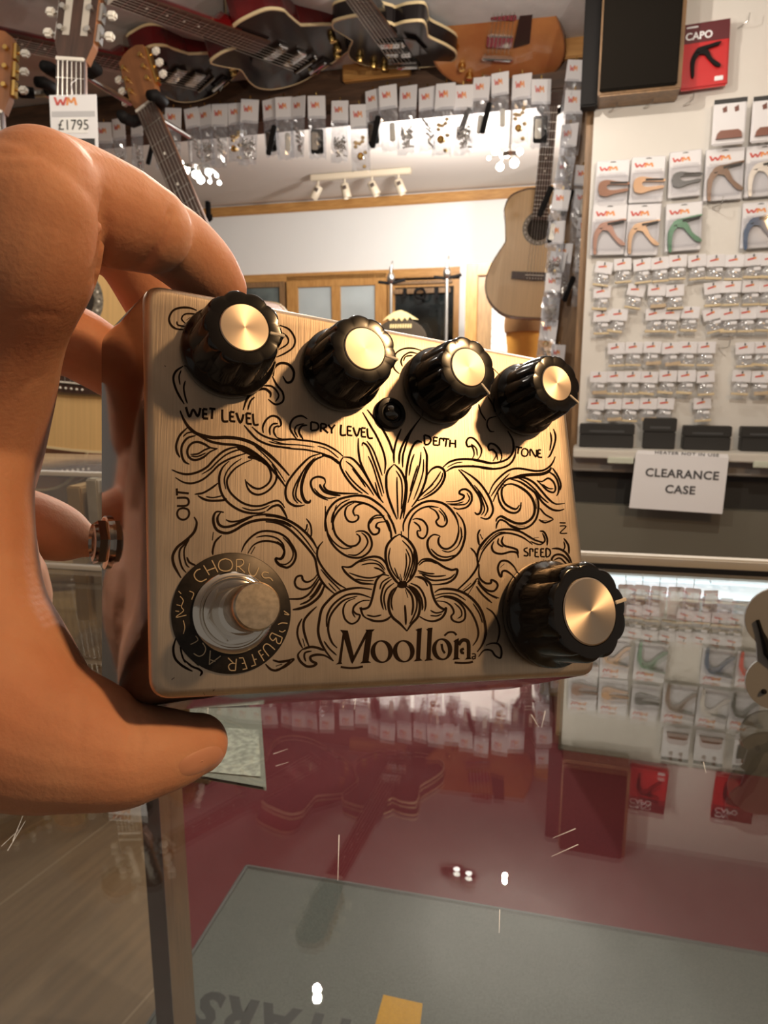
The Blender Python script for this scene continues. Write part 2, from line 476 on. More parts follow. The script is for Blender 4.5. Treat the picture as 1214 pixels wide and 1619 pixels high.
# black upright at the top of the pegboard
q = RP(930, 90, BB - .03)
mb = MB(); mb.bbox((A(RP(921, 90, BB - .03)), BB - .05, RP(930, 172, BB - .03).z), (A(RP(948, 90, BB - .03)), BB - .005, zt), .004)
tag(mb.build('upright_rail', m_black, M=MRoom), 'black vertical metal rail hanging from the ceiling left of the dark box', 'rail')

# left side wall panel behind the hanging guitars
b_l = 2.34
mb = MB(); mb.box((-2.4, b_l, 0), (A(RP(120, 300, b_l)), b_l + .06, zb0 - .01)); S(mb.build('wall_left', mat('tan_wall', (.62, .42, .20), .6, var=.15, scale=4), M=MRoom))

# ------------------------------------------------------------------ far room
FB = 6.5
def rrect_px(x0, y0, x1, y1, b):
    xm, ym = (x0 + x1) / 2, (y0 + y1) / 2
    return A(RP(x0, ym, b)), A(RP(x1, ym, b)), RP(xm, y1, b).z, RP(xm, y0, b).z    # a0,a1,zlow,zhigh
def slab(mbld, x0, y0, x1, y1, b, t0, t1, m=0, c=None):
    l, r, z0, z1 = rrect_px(x0, y0, x1, y1, b)
    if c: mbld.bbox((l, b - t0, z0), (r, b + t1, z1), c, m)
    else: mbld.box((l, b - t0, z0), (r, b + t1, z1), m)
zc = RP(560, 316, FB).z + .02
mb = MB(); mb.box((-5, FB, RP(560, 432, FB).z - .02), (5, FB + .1, zc)); S(mb.build('wall_back', m_white, M=MRoom))
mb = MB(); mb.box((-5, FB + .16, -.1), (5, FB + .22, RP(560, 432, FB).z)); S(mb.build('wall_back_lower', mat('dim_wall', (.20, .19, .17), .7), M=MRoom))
mb = MB(); mb.box((-5, BMF + .13, zc), (5, FB + .1, zc + .08)); S(mb.build('ceiling_far', m_ceilfar, M=MRoom))
mb = MB(); mb.box((-5, BMF + .03, zt + .07), (5, BMF + .13, zc + .08)); S(mb.build('wall_over_beam', m_ceilfar, M=MRoom))
mb = MB(); mb.bbox((-5, FB - .03, RP(560, 330, FB).z), (5, FB, RP(560, 314, FB).z), .01); S(mb.build('trim_4', m_pine, M=MRoom))
z_h0 = RP(560, 443, FB).z; z_h1 = RP(560, 429, FB).z
mb = MB(); mb.bbox((-3.4, FB - .04, z_h0), (A(RP(775, 430, FB)), FB + .05, z_h1), .008); S(mb.build('trim_5', m_pine, M=MRoom))
mb = MB()
mb.box((-3.0, FB + .4, 0), (-2.6, FB + .5, 2)); 

def framed(name, x0, x1, ytop, z0, stile_px, b, kind, nP=1, midpx=None, pane_m=None, wood=None):
    """a framed leaf with nP glass panes"""
    l, r = A(RP(x0, 500, b)), A(RP(x1, 500, b)); zt_ = RP((x0+x1)/2, ytop, b).z
    s = stile_px * mscale(RP((x0+x1)/2, 470, b))
    fr = MB()
    fr.bbox((l, b - .02, z0), (l + s, b + .03, zt_), .004); fr.bbox((r - s, b - .02, z0), (r, b + .03, zt_), .004)
    fr.bbox((l + s, b - .02, zt_ - s*.95), (r - s, b + .03, zt_), .004); fr.bbox((l + s, b - .02, z0), (r - s, b + .03, z0 + s*1.6), .004)
    o = S(fr.build(name, wood or m_pineV, M=MRoom))
    xs = [l + s] + [l + s + (r - l - 2*s) * (k + 1) / nP for k in range(nP)]
    for k in range(nP):
        p0, p1 = xs[k], xs[k+1]
        if k < nP - 1:
            mu = MB(); mu.bbox((p1 - s*.38, b - .018, z0 + s), (p1 + s*.38, b + .028, zt_ - s*.9), .003); mu.build('mullion', wood or m_pineV, o)
        g = MB(); g.box((p0, b + .004, z0 + s), (p1, b + .010, zt_ - s*.9)); g.build('pane', pane_m or m_pane, o)
    return o
m_frost = mat('pale_door_glass', (.52, .58, .58), .12, var=.12, scale=3)
framed('door_1', 455, 612, 434, .0, 19, FB - .02, 'door', 2, pane_m=m_frost)
m_dkglass = mat('dim_window_glass', (.16, .19, .18), .12, var=.6, scale=5)
framed('window_1', 381, 452, 446, .0, 9, FB - .02, 'window', 1, pane_m=m_dkglass, wood=m_midwood)
framed('window_2', 283, 380, 446, .0, 9, FB - .02, 'window', 1, pane_m=m_dkglass, wood=m_midwood)
m_night = mat('night_window_glass', (.018, .022, .022), .08, var=.7, scale=6)
framed('window_3', 614, 728, 443, .0, 11, FB - .02, 'window', 1, pane_m=m_night)
mb = MB(); slab(mb, 623, 456, 712, 464, FB - .05, .02, .02, 0, .004); slab(mb, 623, 444, 715, 449, FB - .05, .02, .02, 0, .004)
S(mb.build('trim_6', m_midwood, M=MRoom))
mb = MB(); l, r, _, _ = rrect_px(727, 440, 738, 500, FB - .03); mb.bbox((l, FB - .06, 0), (r, FB + .05, z_h1 + .02), .006); S(mb.build('trim_7', m_white, M=MRoom))
# brown flush door and white brick wall to its right
DB = 5.6
l, r = A(RP(736, 480, DB)), A(RP(778, 480, DB)); zd = RP(760, 416, DB).z
mb = MB(); s = .09
mb.bbox((l, DB - .02, 0), (l + s, DB + .06, zd), .005); mb.bbox((l + s, DB - .02, zd - s), (r + .5, DB + .06, zd), .005)
d2 = S(mb.build('door_2', m_pineV, M=MRoom))
mb = MB(); mb.box((l + s, DB + .01, 0), (r, DB + .05, zd - s)); mb.build('door_leaf', mat('brown_veneer', (.36, .22, .10), .4, var=.25, scale=5, stretch=(14, 14, 2)), d2)
m_brick, _nt, _bs = _new('white_painted_brick')
_bs.inputs['Roughness'].default_value = .7
_tc = _nt.nodes.new('ShaderNodeTexCoord'); _mp = _nt.nodes.new('ShaderNodeMapping'); _mp.inputs['Rotation'].default_value = (R(90), 0, 0)
_bk = _nt.nodes.new('ShaderNodeTexBrick'); _bk.inputs['Scale'].default_value = 4.5
_bk.inputs['Color1'].default_value = (.80, .78, .74, 1); _bk.inputs['Color2'].default_value = (.72, .70, .66, 1); _bk.inputs['Mortar'].default_value = (.50, .48, .45, 1)
_nt.links.new(_tc.outputs['Object'], _mp.inputs[0]); _nt.links.new(_mp.outputs[0], _bk.inputs[0]); _nt.links.new(_bk.outputs[0], _bs.inputs['Base Color'])
mb = MB(); mb.box((r, DB, 0), (r + 1.6, DB + .1, zd - s)); S(mb.build('wall_back_right', m_brick, M=MRoom))
mb = MB(); mb.box((A(RP(776, 300, DB)) + .6, DB - .0, zd - s), (r + 3, DB + .1, zc)); S(mb.build('wall_back_right_upper', m_white, M=MRoom))
# ------------------------------------------------------------------ things in the far room
m_beige = mat('beige_enamel', (.50, .42, .31), .4)
TB = 5.7
p0, p1 = RP(492, 287, TB), RP(650, 280, TB)
tr = thing('track_light', 'beige ceiling track with four tilted spotlights above the white wall', 'track light', FR(p0))
L = (p1 - p0).length; k = mscale(p0)
mb = MB(); mb.bbox((0, -.03, 0), (L, .03, 9*k), .006); mb.build('track', m_beige, tr)
mb = MB(); mb.cyl((L*.34, 0, 9*k), (L*.34, 0, .5), .012); mb.build('ceiling_stem', m_beige, tr)
for px, tl in ((503, 32), (545, -14), (588, -28), (630, -24)):
    x = A(RP(px, 290, TB)) - A(p0)
    hz = -9*k
    mb = MB(); mb.cyl((x, 0, 0), (x, 0, hz), .008, m=0)
    Mh = Matrix.Translation((x, 0, hz - .01)) @ Matrix.Rotation(R(tl), 4, 'Y')
    mb.lathe([(.028, .02), (.034, .012), (.034, -.085), (.030, -.09), (.026, -.075)], 20, 0, Mh)
    h = mb.build('spotlight', m_beige, tr, auto=40)
    mb = MB(); mb.box((-.012, -.037, -.03), (.020, -.034, -.002), 0, Mh); mb.build('pivot_plate', mat('dark_pivot', (.06, .04, .03), .5), h)

# two clusters of bright lamps
def cluster(px, py, b, label, spots):
    c = RP(px, py, b); k = mscale(c)
    t = thing('ceiling_lamp', label, 'ceiling lamp', FR(c))
    mb = MB(); mb.cyl((0, 0, 0), (0, 0, 2.73 - c.z), .01); mb.lathe([(.05, 0), (.06, .02), (.03, .04)], 20); mb.build('stem', m_steel, t)
    for dx, dy, r in spots:
        e = Vector((dx*k, -.03, -dy*k))
        mb = MB(); mb.tube([(0, 0, .02), (e.x*.6, 0, .02), e + Vector((0, .02, r*k*1.2))], .006, 6); mb.build('arm', m_steel, t)
        mb = MB(); mb.ball(e, r*k); mb.build('bulb', m_bulb, t, smooth=True)
cluster(302, 268, 4.4, 'lit ceiling lamp cluster shining left of the track light', [(-6, 2, 7), (12, 10, 6), (20, 18, 6), (34, 8, 5), (36, 22, 3), (52, 25, 3.2), (48, 14, 3), (-14, -8, 5)])
cluster(806, 250, 4.2, 'lit ceiling lamp cluster shining right of the track light', [(8, 10, 7), (-14, 14, 6), (-4, -4, 6), (-32, 0, 3), (16, -6, 5), (-22, -10, 6)])

# pole lamps in front of the dark window
for px, ytop, lab in ((618, 418, 'tall thin metal stand left of the dark shop window'), (707, 410, 'tall thin metal stand right of the dark shop window')):
    b = 5.5; c = RP(px, ytop, b); k = mscale(c)
    base = Vector((c.x, c.y, .0045))
    t = thing('microphone_stand', lab, 'stand', FR(base))
    mb = MB(); mb.cyl((0, 0, .02), (.03*0, 0, c.z - .02), .016, .012); mb.build('pole', m_steel, t)
    mb = MB(); mb.lathe([(.15, 0), (.15, .012), (.03, .03)], 24); mb.build('base', m_black, t)
    mb = MB(); mb.ball((0, 0, c.z - 22*k), (.03, .03, .045)); mb.cyl((0, 0, c.z - 14*k), (.012, 0, c.z + 4*k), .012, .004); mb.build('top_clutch', m_steel, t, smooth=True)
    mb = MB(); mb.tube([(-.10, 0, c.z - 27*k), (0, 0, c.z - 30*k), (.11, 0, c.z - 25*k)], .012, 6); mb.build('cross_arm', m_black, t)

# dark board with a gold crown shaped motif
b = 5.3; c = RP(634, 545, b); k = mscale(c)
sg = thing('hanging_sign', 'dark rounded sign with a gold crown shaped motif in front of the shop window', 'sign', FR(c))
oxs = [Vector((math.cos(a)*42*k, math.sin(a)*34*k)) for a in [math.pi*i/14 for i in range(15)]]
mb = MB(); mb.prism([(p.x, p.y + 6*k) for p in oxs] + [(-42*k, -30*k), (42*k, -30*k)], 0, .04, M=Matrix.Rotation(R(90), 4, 'X') ); mb.build('board', mat('dark_sign', (.05, .035, .02), .5), sg)
mg = mat('pale_gold_print', (.72, .56, .26), .4)
crown = [(-28, 36), (-19, 44), (-8, 50), (2, 52), (12, 48), (22, 42), (30, 37), (20, 38), (16, 42), (12, 36), (8, 41), (3, 35), (-1, 41), (-6, 36), (-10, 41), (-15, 36), (-19, 40)]
mb = MB(); mb.prism([(x*k, y*k) for x, y in crown], .041, .046, M=Matrix.Rotation(R(90), 4, 'X'))
for i in range(9):
    x = (-16 + 4*i)*k; mb.prism([(x, 25*k), (x + 2.4*k, 25*k), (x + 2.9*k, 31*k), (x + .5*k, 31*k)], .041, .046, M=Matrix.Rotation(R(90), 4, 'X'))
mb.build('gold_motif', mg, sg)
mb = MB(); mb.cyl((0, -.02, -30*k), (0, -.02, -c.z + .0045), .02); mb.build('post', m_black, sg)
# things on the window rail: coiled lead, small lamp
for i, (px, py, r, lab) in enumerate(((664, 462, 8, 'coiled black lead hanging on the window rail'), (640, 462, 5, 'small dark clip hanging on the window rail left of the coiled lead'), (690, 460, 6, 'small dark clip hanging on the window rail right of the coiled lead'))):
    c = RP(px, py - 6, FB - .14); k = mscale(c)
    mb = MB()
    if i == 0:
        mb.tube([(math.cos(a)*r*k, -.01*math.sin(a*3), -r*k + math.sin(a)*r*k) for a in [2*math.pi*j/20 for j in range(21)]], .012, 6)
    else: mb.bbox((-r*k*.5, -.02, -r*3*k), (r*k*.5, .02, 0), .006)
    tag(mb.build('coiled_lead' if i == 0 else 'hanging_clip', m_black, M=FR(c)), lab, 'lead' if i == 0 else 'clip')
# wall hook at the left end of the white wall
c = RP(333, 345, FB - .25); k = mscale(c)
hk = thing('wall_hook', 'dark coat hook at the left end of the white wall', 'hook', FR(c))
mb = MB(); mb.bbox((-9*k, 0, 0), (-3*k, .05, 26*k), .005); mb.build('plate', m_black, hk)
mb = MB(); mb.tube([(-5*k, 0, 10*k), (-2*k, -.03, 0), (2*k, -.05, -6*k), (7*k, -.06, -4*k), (7*k, -.06, 3*k)], .012, 6); mb.build('prong', m_black, hk)

# hand drum of orange wood standing below the hanging guitar
b = 4.6; c = RP(838, 520, b); k = mscale(c)
dr = thing('hand_drum', 'orange wooden hand drum standing behind the classical guitar', 'drum', frame(Vector((c.x, c.y, .0045)), EX, EY, EZ))
zt2 = RP(838, 500, b).z
mb = MB(); mb.lathe([(26*k, 0), (27*k, .1), (24*k, zt2*.35), (22*k, zt2*.5), (30*k, zt2*.75), (38*k, zt2*.93), (39*k, zt2)], 40); mb.build('shell', mat('orange_drum_wood', (.72, .34, .06), .35, var=.25, scale=6), dr, auto=40)
mb = MB(); mb.lathe([(40*k, zt2*.93), (41*k, zt2*.96), (40*k, zt2 + .005), (38*k, zt2 + .01)], 40); mb.build('hoop', mat('brown_hoop', (.22, .11, .04), .4), dr, auto=40)
mb = MB(); mb.lathe([(38*k, zt2), (38*k, zt2 + .008), (.001, zt2 + .009)], 40); mb.build('drum_head', mat('drum_skin', (.65, .55, .40), .6), dr, auto=40)
# ------------------------------------------------------------------ goods on the pegboard
BI = BB - .004
LOGO = [[(0, 1), (.12, .05), (.26, .75), (.38, .05), (.54, 1)], [(.56, .05), (.62, .95), (.76, .3), (.90, .95), (.98, .05)]]
def logo(mb, x, z, w, h, y, m1, m2):
    """two slanted zigzag initials, red then orange, on a card front"""
    for st, mi in zip(LOGO, (m1, m2)):
        for (xa, za), (xb, zb) in zip(st, st[1:]):
            t = w * .055
            mb.add([(x + xa*w - t, y, z + za*h), (x + xa*w + t, y, z + za*h), (x + xb*w + t, y, z + zb*h), (x + xb*w - t, y, z + zb*h)], [(0, 1, 2, 3)], mi)

def trigger_capo(mb, s, m=0, mp=1):
    """spring clamp seen from the side, local x right z up, s = scale (m)"""
    arm = spline([(-.42, .18, 0), (-.30, .34, 0), (.02, .40, 0), (.40, .46, 0), (.46, .42, 0), (.10, .30, 0), (-.14, .22, 0)], 4)
    mb.prism([(p.x*s, p.y*s) for p in arm], -.06*s, .06*s, m, M=RX)
    leg = spline([(-.42, .20, 0), (-.50, .0, 0), (-.50, -.30, 0), (-.46, -.58, 0), (-.38, -.58, 0), (-.38, -.28, 0), (-.34, -.02, 0), (-.22, .14, 0)], 4)
    mb.prism([(p.x*s, p.y*s) for p in leg], -.06*s, .06*s, m, M=RX)
    han = spline([(-.26, .14, 0), (-.06, .10, 0), (.06, -.04, 0), (.30, -.30, 0), (.46, -.36, 0), (.48, -.28, 0), (.22, -.06, 0), (.10, .16, 0), (.02, .26, 0), (-.20, .28, 0)], 4)
    mb.prism([(p.x*s, p.y*s) for p in han], -.05*s, .05*s, m, M=RX)
    mb.prism([(-.10*s, .34*s), (.42*s, .42*s), (.42*s, .36*s), (-.08*s, .27*s)], -.07*s, .07*s, mp, M=RX)
RX = Matrix.Rotation(R(90), 4, 'X')       # outline drawn in x,z standing up, depth along y

def clip_capo(mb, s, m=0, mp=1):
    up = spline([(-.48, -.06, 0), (-.44, .14, 0), (-.22, .22, 0), (.10, .16, 0), (.48, .12, 0), (.48, .04, 0), (.05, .06, 0), (-.16, .06, 0), (-.20, -.02, 0), (-.10, -.10, 0), (.15, -.10, 0), (.46, -.08, 0),
                 (.46, -.16, 0), (.10, -.22, 0), (-.20, -.30, 0), (-.42, -.24, 0)], 3)
    mb.prism([(p.x*s, p.y*s) for p in up], -.06*s, .06*s, m, M=RX)
    mb.prism([(-.10*s, .15*s), (.46*s, .13*s), (.46*s, .07*s), (-.10*s, .08*s)], -.07*s, .07*s, mp, M=RX)

def carded(name, label, cat, box, kind, col, group=None, tilt=0):
    x0, y0, x1, y1 = box
    p = RP((x0 + x1)/2, y0, BI); k = mscale(p); w = (x1 - x0)*k*1.0; h = (y1 - y0)*k*1.02
    t = thing(name, label, cat, FR(p - EY*.012, R(tilt)), group)
    mb = MB(); mb.bbox((-w/2, -.004, -h), (w/2, 0, 0), .002, 0)
    hs = w*.10; mb.prism([(-hs, -h*.055), (hs, -h*.055), (hs*.4, -h*.035), (-hs*.4, -h*.035)], .0041, .0046, 3, M=RX)
    logo(mb, -w*.38, -h*.235, w*.52, h*.10, -.0046, 1, 2)
    mb.build('backing_card', [m_card, m_red, m_orange, m_ink2], t)
    mb = MB(); s = w*1.0
    Mc = Matrix.Translation((w*.04, -.010, -h*.60))
    mm = mat('capo_' + '_'.join(str(int(c*100)) for c in col), col, .35, .2 if kind != 'woodclip' else 0)
    b2 = MB()
    (clip_capo if 'clip' in kind else trigger_capo)(b2, s*.92)
    b2.v = [Mc @ v for v in b2.v]
    b2.build('capo', [mm, m_black], t)
    mb = MB(); mb.bbox((-w*.47, -.022, -h*.93), (w*.47, -.0045, -h*.30), .006); mb.build('blister', clear_mat('blister_film', (.97, .97, .98), .05, .05, haze=.05), t)
    return t
Q4 = lambda a: (854 + a[0]/3.372, a[1]/3.372, 854 + a[2]/3.372, a[3]/3.372)
Q5 = lambda a: (854 + a[0]/3.372, 330 + a[1]/3.372, 854 + a[2]/3.372, 330 + a[3]/3.372)
G_ = 'carded capos on the pegboard'
carded('capo_pack', 'white card with a brown clip capo, leftmost of the upper capo row', 'capo', Q4((303, 862, 475, 1085)), 'clip', (.24, .09, .035), G_, 1)
carded('capo_pack', 'white card with a light wood clip capo in the upper row', 'capo', Q4((490, 842, 664, 1070)), 'woodclip', (.62, .32, .12), G_, 1)
carded('capo_pack', 'white card with a black clip capo in the upper row', 'capo', Q4((690, 812, 852, 1040)), 'clip', (.015, .015, .015), G_, -2)
carded('capo_pack', 'white card with a bronze brown trigger capo in the upper row', 'capo', Q4((885, 798, 1078, 1055)), 'trigger', (.15, .075, .035), G_, -1)
carded('capo_pack', 'white card with a silver trigger capo at the right end of the upper row', 'capo', Q4((1100, 780, 1280, 1035)), 'trigger', (.70, .66, .60), G_, -2)
carded('capo_pack', 'white card with a copper red trigger capo, leftmost of the lower capo row', 'capo', Q5((284, -18, 462, 235)), 'trigger', (.38, .19, .13), G_, 1)
carded('capo_pack', 'white card with a golden tan trigger capo in the lower row', 'capo', Q5((470, -20, 641, 238)), 'trigger', (.48, .28, .14), G_, 1)
carded('capo_pack', 'white card with a green trigger capo in the lower row', 'capo', Q5((672, -26, 855, 215)), 'trigger', (.015, .11, .04), G_, -2)
carded('capo_pack', 'white card with a blue trigger capo at the right end of the lower row', 'capo', Q5((1080, -30, 1260, 200)), 'trigger', (.025, .07, .16), G_, -1)
carded('capo_pack', 'white card with a black trigger capo, seen in the glass right of the silver one', 'capo', Q4((1300, 775, 1470, 1025)), 'trigger', (.02, .03, .025), G_, -1)
carded('capo_pack', 'white card with a bright red trigger capo, mirrored right of the blue one', 'capo', Q5((1290, -35, 1460, 190)), 'trigger', (.70, .05, .03), G_, -1)

# red hanging pack with the word CAPO
def red_pack(box, label):
    x0, y0, x1, y1 = box
    p = RP((x0 + x1)/2, y0, BI); k = mscale(p); w = (x1 - x0)*k; h = (y1 - y0)*k
    t = thing('red_capo_pack', label, 'capo', FR(p - EY*.018, R(-2)))
    mb = MB(); mb.bbox((-w/2, -.014, -h), (w/2, 0, 0), .004, 0); mb.prism([(-w*.49, -h*.005), (w*.49, -h*.005), (w*.49, -h*.30), (-w*.49, -h*.30)], .0141, .0146, 1, M=RX)
    mb.bbox((w*.22, -.016, -h*.92), (w*.40, -.013, -h*.85), .001, 2)
    mb.bbox((-w*.40, -.0155, -h*.07), (-w*.16, -.013, -h*.045), .0008, 2)
    mb.build('pack', [mat('red_plastic', (.52, .018, .02), .3), mat('dark_maroon_print', (.10, .012, .016), .35), m_paper], t)
    vs, fs = text_polys('CAPO', h*.155, 'LEFT', 1.0, .0006)
    mb = MB(); mb.add(vs, fs, 0, Matrix.Translation((-w*.42, -.0152, -h*.20)) @ RX); mb.build('lettering', m_paper, t)
    mb = MB(); trigger_capo(mb, w*.62); mb.v = [Vector((v.x + w*.02, v.y - .020, v.z - h*.56)) for v in mb.v]; mb.build('capo', [m_black, m_black], t)
    return t
red_pack((1078, 44, 1148, 138), 'red hanging pack lettered CAPO beside the dark box')
red_pack((1245, 32, 1318, 128), 'red hanging pack seen only in the glass, farther right on the board')

# saddle blank packs
def saddle(box, label, dark=False):
    x0, y0, x1, y1 = box
    p = RP((x0 + x1)/2, y0, BI); k = mscale(p); w = (x1 - x0)*k; h = (y1 - y0)*k
    t = thing('nut_blank_pack', label, 'pack', FR(p - EY*.03, R(-1)))
    mb = MB(); mb.bbox((-w/2, -.010, -h), (w/2, .0, 0), .003, 0); mb.prism([(-w/2, -h*.0), (w/2, -h*.0), (w/2, -h*.10), (-w/2, -h*.10)], .0101, .0108, 1, M=RX)
    for q in (-.24, .12): mb.prism([(w*q, -h*.20), (w*(q + .13), -h*.15), (w*(q + .15), -h*.28), (w*(q + .03), -h*.30)], .0101, .0106, 2, M=RX)
    if dark: mb.prism([(-w*.42, -h*.30), (w*.42, -h*.30), (w*.42, -h*.70), (-w*.42, -h*.70)], .0101, .0106, 1, M=RX)
    mb.build('card', [m_card, m_ink2, mat('brown_print', (.16, .06, .045), .5)], t)
    mb = MB(); o = [(-.40, -.88), (.40, -.88), (.37, -.76), (.27, -.70), (-.27, -.70), (-.36, -.76)]
    mb.prism([(x*w, z*h) for x, z in o], .0102, .018, M=RX); mb.build('blank', mat('brown_bone', (.20, .075, .05), .35), t)
    return t
saddle((1127, 165, 1174, 231), 'grey white pack with a brown nut blank, upper right of the board')
saddle((1188, 160, 1238, 226), 'grey white pack with a brown nut blank at the right edge of the photo')
saddle((1262, 155, 1312, 222), 'grey pack with a dark picture, seen in the glass beside the nut blanks', True)

# small bags of saddle strips in six rows
def strip_proto(kind, label):
    w, h = .044, .064
    t = thing('strip_bag', label, 'bag', Matrix.Identity(4), 'small bags of saddle strips on the pegboard')
    mb = MB(); mb.bbox((-w/2, -.006, -h*.47), (w/2, -.002, 0), .001, 0)
    mb.add([(-w*.32, -.0065, -h*.20), (w*.02, -.0065, -h*.15), (w*.02, -.0065, -h*.22), (-w*.32, -.0065, -h*.26)], [(0, 1, 2, 3)], 1)
    mb.add([(w*.02, -.0065, -h*.15), (w*.14, -.0065, -h*.14), (w*.14, -.0065, -h*.22), (w*.02, -.0065, -h*.22)], [(0, 1, 2, 3)], 2)
    mb.prism([(-.0012, -h*.03), (.0012, -h*.03), (.0012, -h*.12), (-.0012, -h*.12)], .0062, .010, 3, M=RX)
    a = mb.build('header_card', [m_card, m_red, m_orange, m_ink2], t)
    mb = MB(); mb.ball((0, -.006, -h*.72), (w*.48, .009, h*.29), n=8); b = mb.build('pouch', m_poly, t, smooth=True)
    mb = MB(); mb.bbox((-w*.02, -.0165, -h*.66), (w*.34, -.0145, -h*.54), .0006, 1)
    if kind == 0: mb.bbox((-w*.46, -.014, -h*.98), (w*.46, -.004, -h*.90), .001)
    elif kind == 1: mb.bbox((-w*.46, -.014, -h*.96), (w*.42, -.004, -h*.86), .001, 0, Matrix.Rotation(R(4), 4, 'Y'))
    else: mb.bbox((-w*.40, -.014, -h*.95), (w*.46, -.004, -h*.80), .001, 2, Matrix.Rotation(R(-5), 4, 'Y'))
    c = mb.build('strips', [mat('cream_bone', (.66, .54, .34), .5), m_paper, mat('tan_bone', (.52, .40, .26), .5)], t)
    return kids(t, a, b, c)
ROWS = [
 [(345,288,8),(437,270,-3),(540,272,-6),(632,265,-4),(730,252,-2),(830,250,-4),(932,250,-2),(1035,250,2),(1130,243,-2),(1222,243,0)],
 [(330,418,1),(515,408,10),(620,406,3),(714,408,-2),(915,395,-7),(1015,388,1),(1118,385,-2),(1216,383,0)],
 [(328,545,1),(423,538,3),(605,535,-2),(700,532,7),(800,525,2),(905,533,-14),(1003,533,-4),(1100,527,1),(1196,523,2)],
 [(405,716,-3),(500,712,1),(598,710,3),(692,714,0),(787,710,3),(885,710,2),(1083,714,-3),(1182,710,-2)],
 [(312,868,2),(402,866,2),(490,866,-1),(582,868,2),(680,862,1),(778,862,-2),(875,866,-3),(1070,862,3),(1172,866,2)],
 [(303,1012,3),(390,1010,2),(483,1010,2),(577,1008,3),(667,1008,2),(858,1006,-3)]]
RN = ['top', 'second', 'third', 'fourth', 'fifth', 'bottom']
protos = {}
rng = random.Random(4)
for ri, row in enumerate(ROWS):
    for ci, (x, y, tl) in enumerate(row):
        kd = rng.choice([0, 0, 1, 2])
        p = RP(854 + x/3.372, 330 + y/3.372, BI); M = FR(p - EY*(.010 + .006*rng.random()), R(tl + rng.uniform(-2, 2)), R(rng.uniform(-6, 6)))
        lab = 'bag of saddle strips, %s from the left in the %s row of small bags' % (ORD[ci], RN[ri])
        if kd not in protos:
            protos[kd] = strip_proto(kd, lab); protos[kd].matrix_basis = M
        else: dup(protos[kd], M, lab)

# bare wire hooks
for i, (x, y, lab) in enumerate(((1176, 42, 'bare wire hook right of the red pack'), (1027, 168, 'bare wire hook under the dark box'), (1090, 164, 'bare wire hook below the red pack'),
                  (972, 174, 'bare wire hook at the left edge of the pegboard under the dark box'), (1135, 326, 'bare wire hook between the green and the blue capo'), (1146, 548, 'bare wire hook in the gap of the fourth row of small bags'))):
    p = RP(x, y, BI); mb = MB(); q = 9*mscale(p)
    mb.tube([(-q, .0, -q*.2), (-q*.2, -.028, -q*.3), (q*.25, -.032, -q*.1), (q*.35, -.033, q*1.1)], .0011, 6)
    tag(mb.build('peg_hook', m_steel, M=FR(p)), lab, 'hook', 'bare hooks on the pegboard')

# dark speaker box on the wall above
b0 = BB - .09
l, r = A(RP(957, 70, b0)), A(RP(1073, 70, b0)); z0 = RP(1015, 146, b0).z
sb = thing('wall_speaker', 'dark box with brown wooden edges mounted high on the pegboard', 'speaker', MRoom)
mb = MB(); mb.bbox((l - .012, b0, z0), (r + .012, BB - .002, zt - .002), .004); mb.build('cabinet', m_midwood, sb)
mb = MB(); mb.bbox((l - .008, b0 - .012, z0 + .008), (r + .002, b0 + .002, zt - .004), .003); mb.build('grille', mat('dark_grille_cloth', (.012, .010, .008), .95, var=.3, scale=500, spec=.05), sb)

# black boxes along the ledge
for i, (x0, y0, x1, y1, lab) in enumerate(((212, 1150, 488, 1268, 'long black box at the left end of the white ledge'), (552, 1118, 712, 1262, 'black box standing taller, second from the left on the ledge'), (770, 1160, 1003, 1262, 'black box on the ledge above the right end of the paper sign'),
                            (1080, 1165, 1300, 1265, 'black box on the ledge at the right edge of the photo'))):
    X0, Y0, X1, Y1 = Q5((x0, y0, x1, y1))
    bq = BF + .015
    p = RP((X0 + X1)/2, Y1, bq); k = mscale(p); w = (X1 - X0)*k; h = RP((X0 + X1)/2, Y0, bq).z - zl
    t = thing('black_box', lab, 'box', frame(Vector((p.x, p.y, zl + .0005)), EX, EY, EZ), 'black boxes on the ledge')
    m_bx = mat('black_cardboard', (.016, .015, .014), .5)
    mb = MB(); mb.bbox((-w/2, 0, 0), (w/2, .035, h*.55), .002); mb.build('tray', m_bx, t)
    mb = MB(); mb.bbox((-w/2 - .001, -.001, h*.56), (w/2 + .001, .036, h), .002); mb.build('lid', m_bx, t)
    mb = MB(); mb.box((-w*.32, -.0016, h*.66), (w*.32, -.0009, h*.74)); mb.build('foil_line', mat('grey_foil', (.06, .06, .06), .3), t)

# paper sign hanging from the ledge
p0 = RP(1005, 716, BF - .052); p1 = RP(1152, 716, BF - .052); k = mscale(p0)
w = A(p1) - A(p0); h = p0.z - RP(1075, 806, BF - .052).z
ps = thing('paper_sign', 'white paper sign reading CLEARANCE CASE taped to the ledge', 'sign', FR(p0 - EY*.004, R(1.2)))
mb = MB(); n = 10
vs = []
for i in range(n + 1):
    for j in range(2): vs.append((w*j - (.004 if j == 0 else .0)*i/n*1.2, -.002, -h*i/n))
mb.add(vs, [(2*i, 2*i+1, 2*i+3, 2*i+2) for i in range(n)])
mb.add([(0, -.002, 0), (w, -.002, 0), (w*.985, -.001, .008), (w*.02, -.001, .008)], [(0, 1, 2, 3)])
sh = mb.build('sheet', m_paper, ps)
md = sh.modifiers.new('thickness', 'SOLIDIFY'); md.thickness = .0006
mb = MB()
for txt, zz, sz in (('CLEARANCE', -.34, .205), ('CASE', -.62, .205)):
    vs, fs = text_polys(txt, h*sz, 'CENTER', 1.08, .0008)
    f2 = Matrix.Translation((w*.52, -.0034, h*zz)) @ RX
    mb.add(vs, fs, 0, f2)
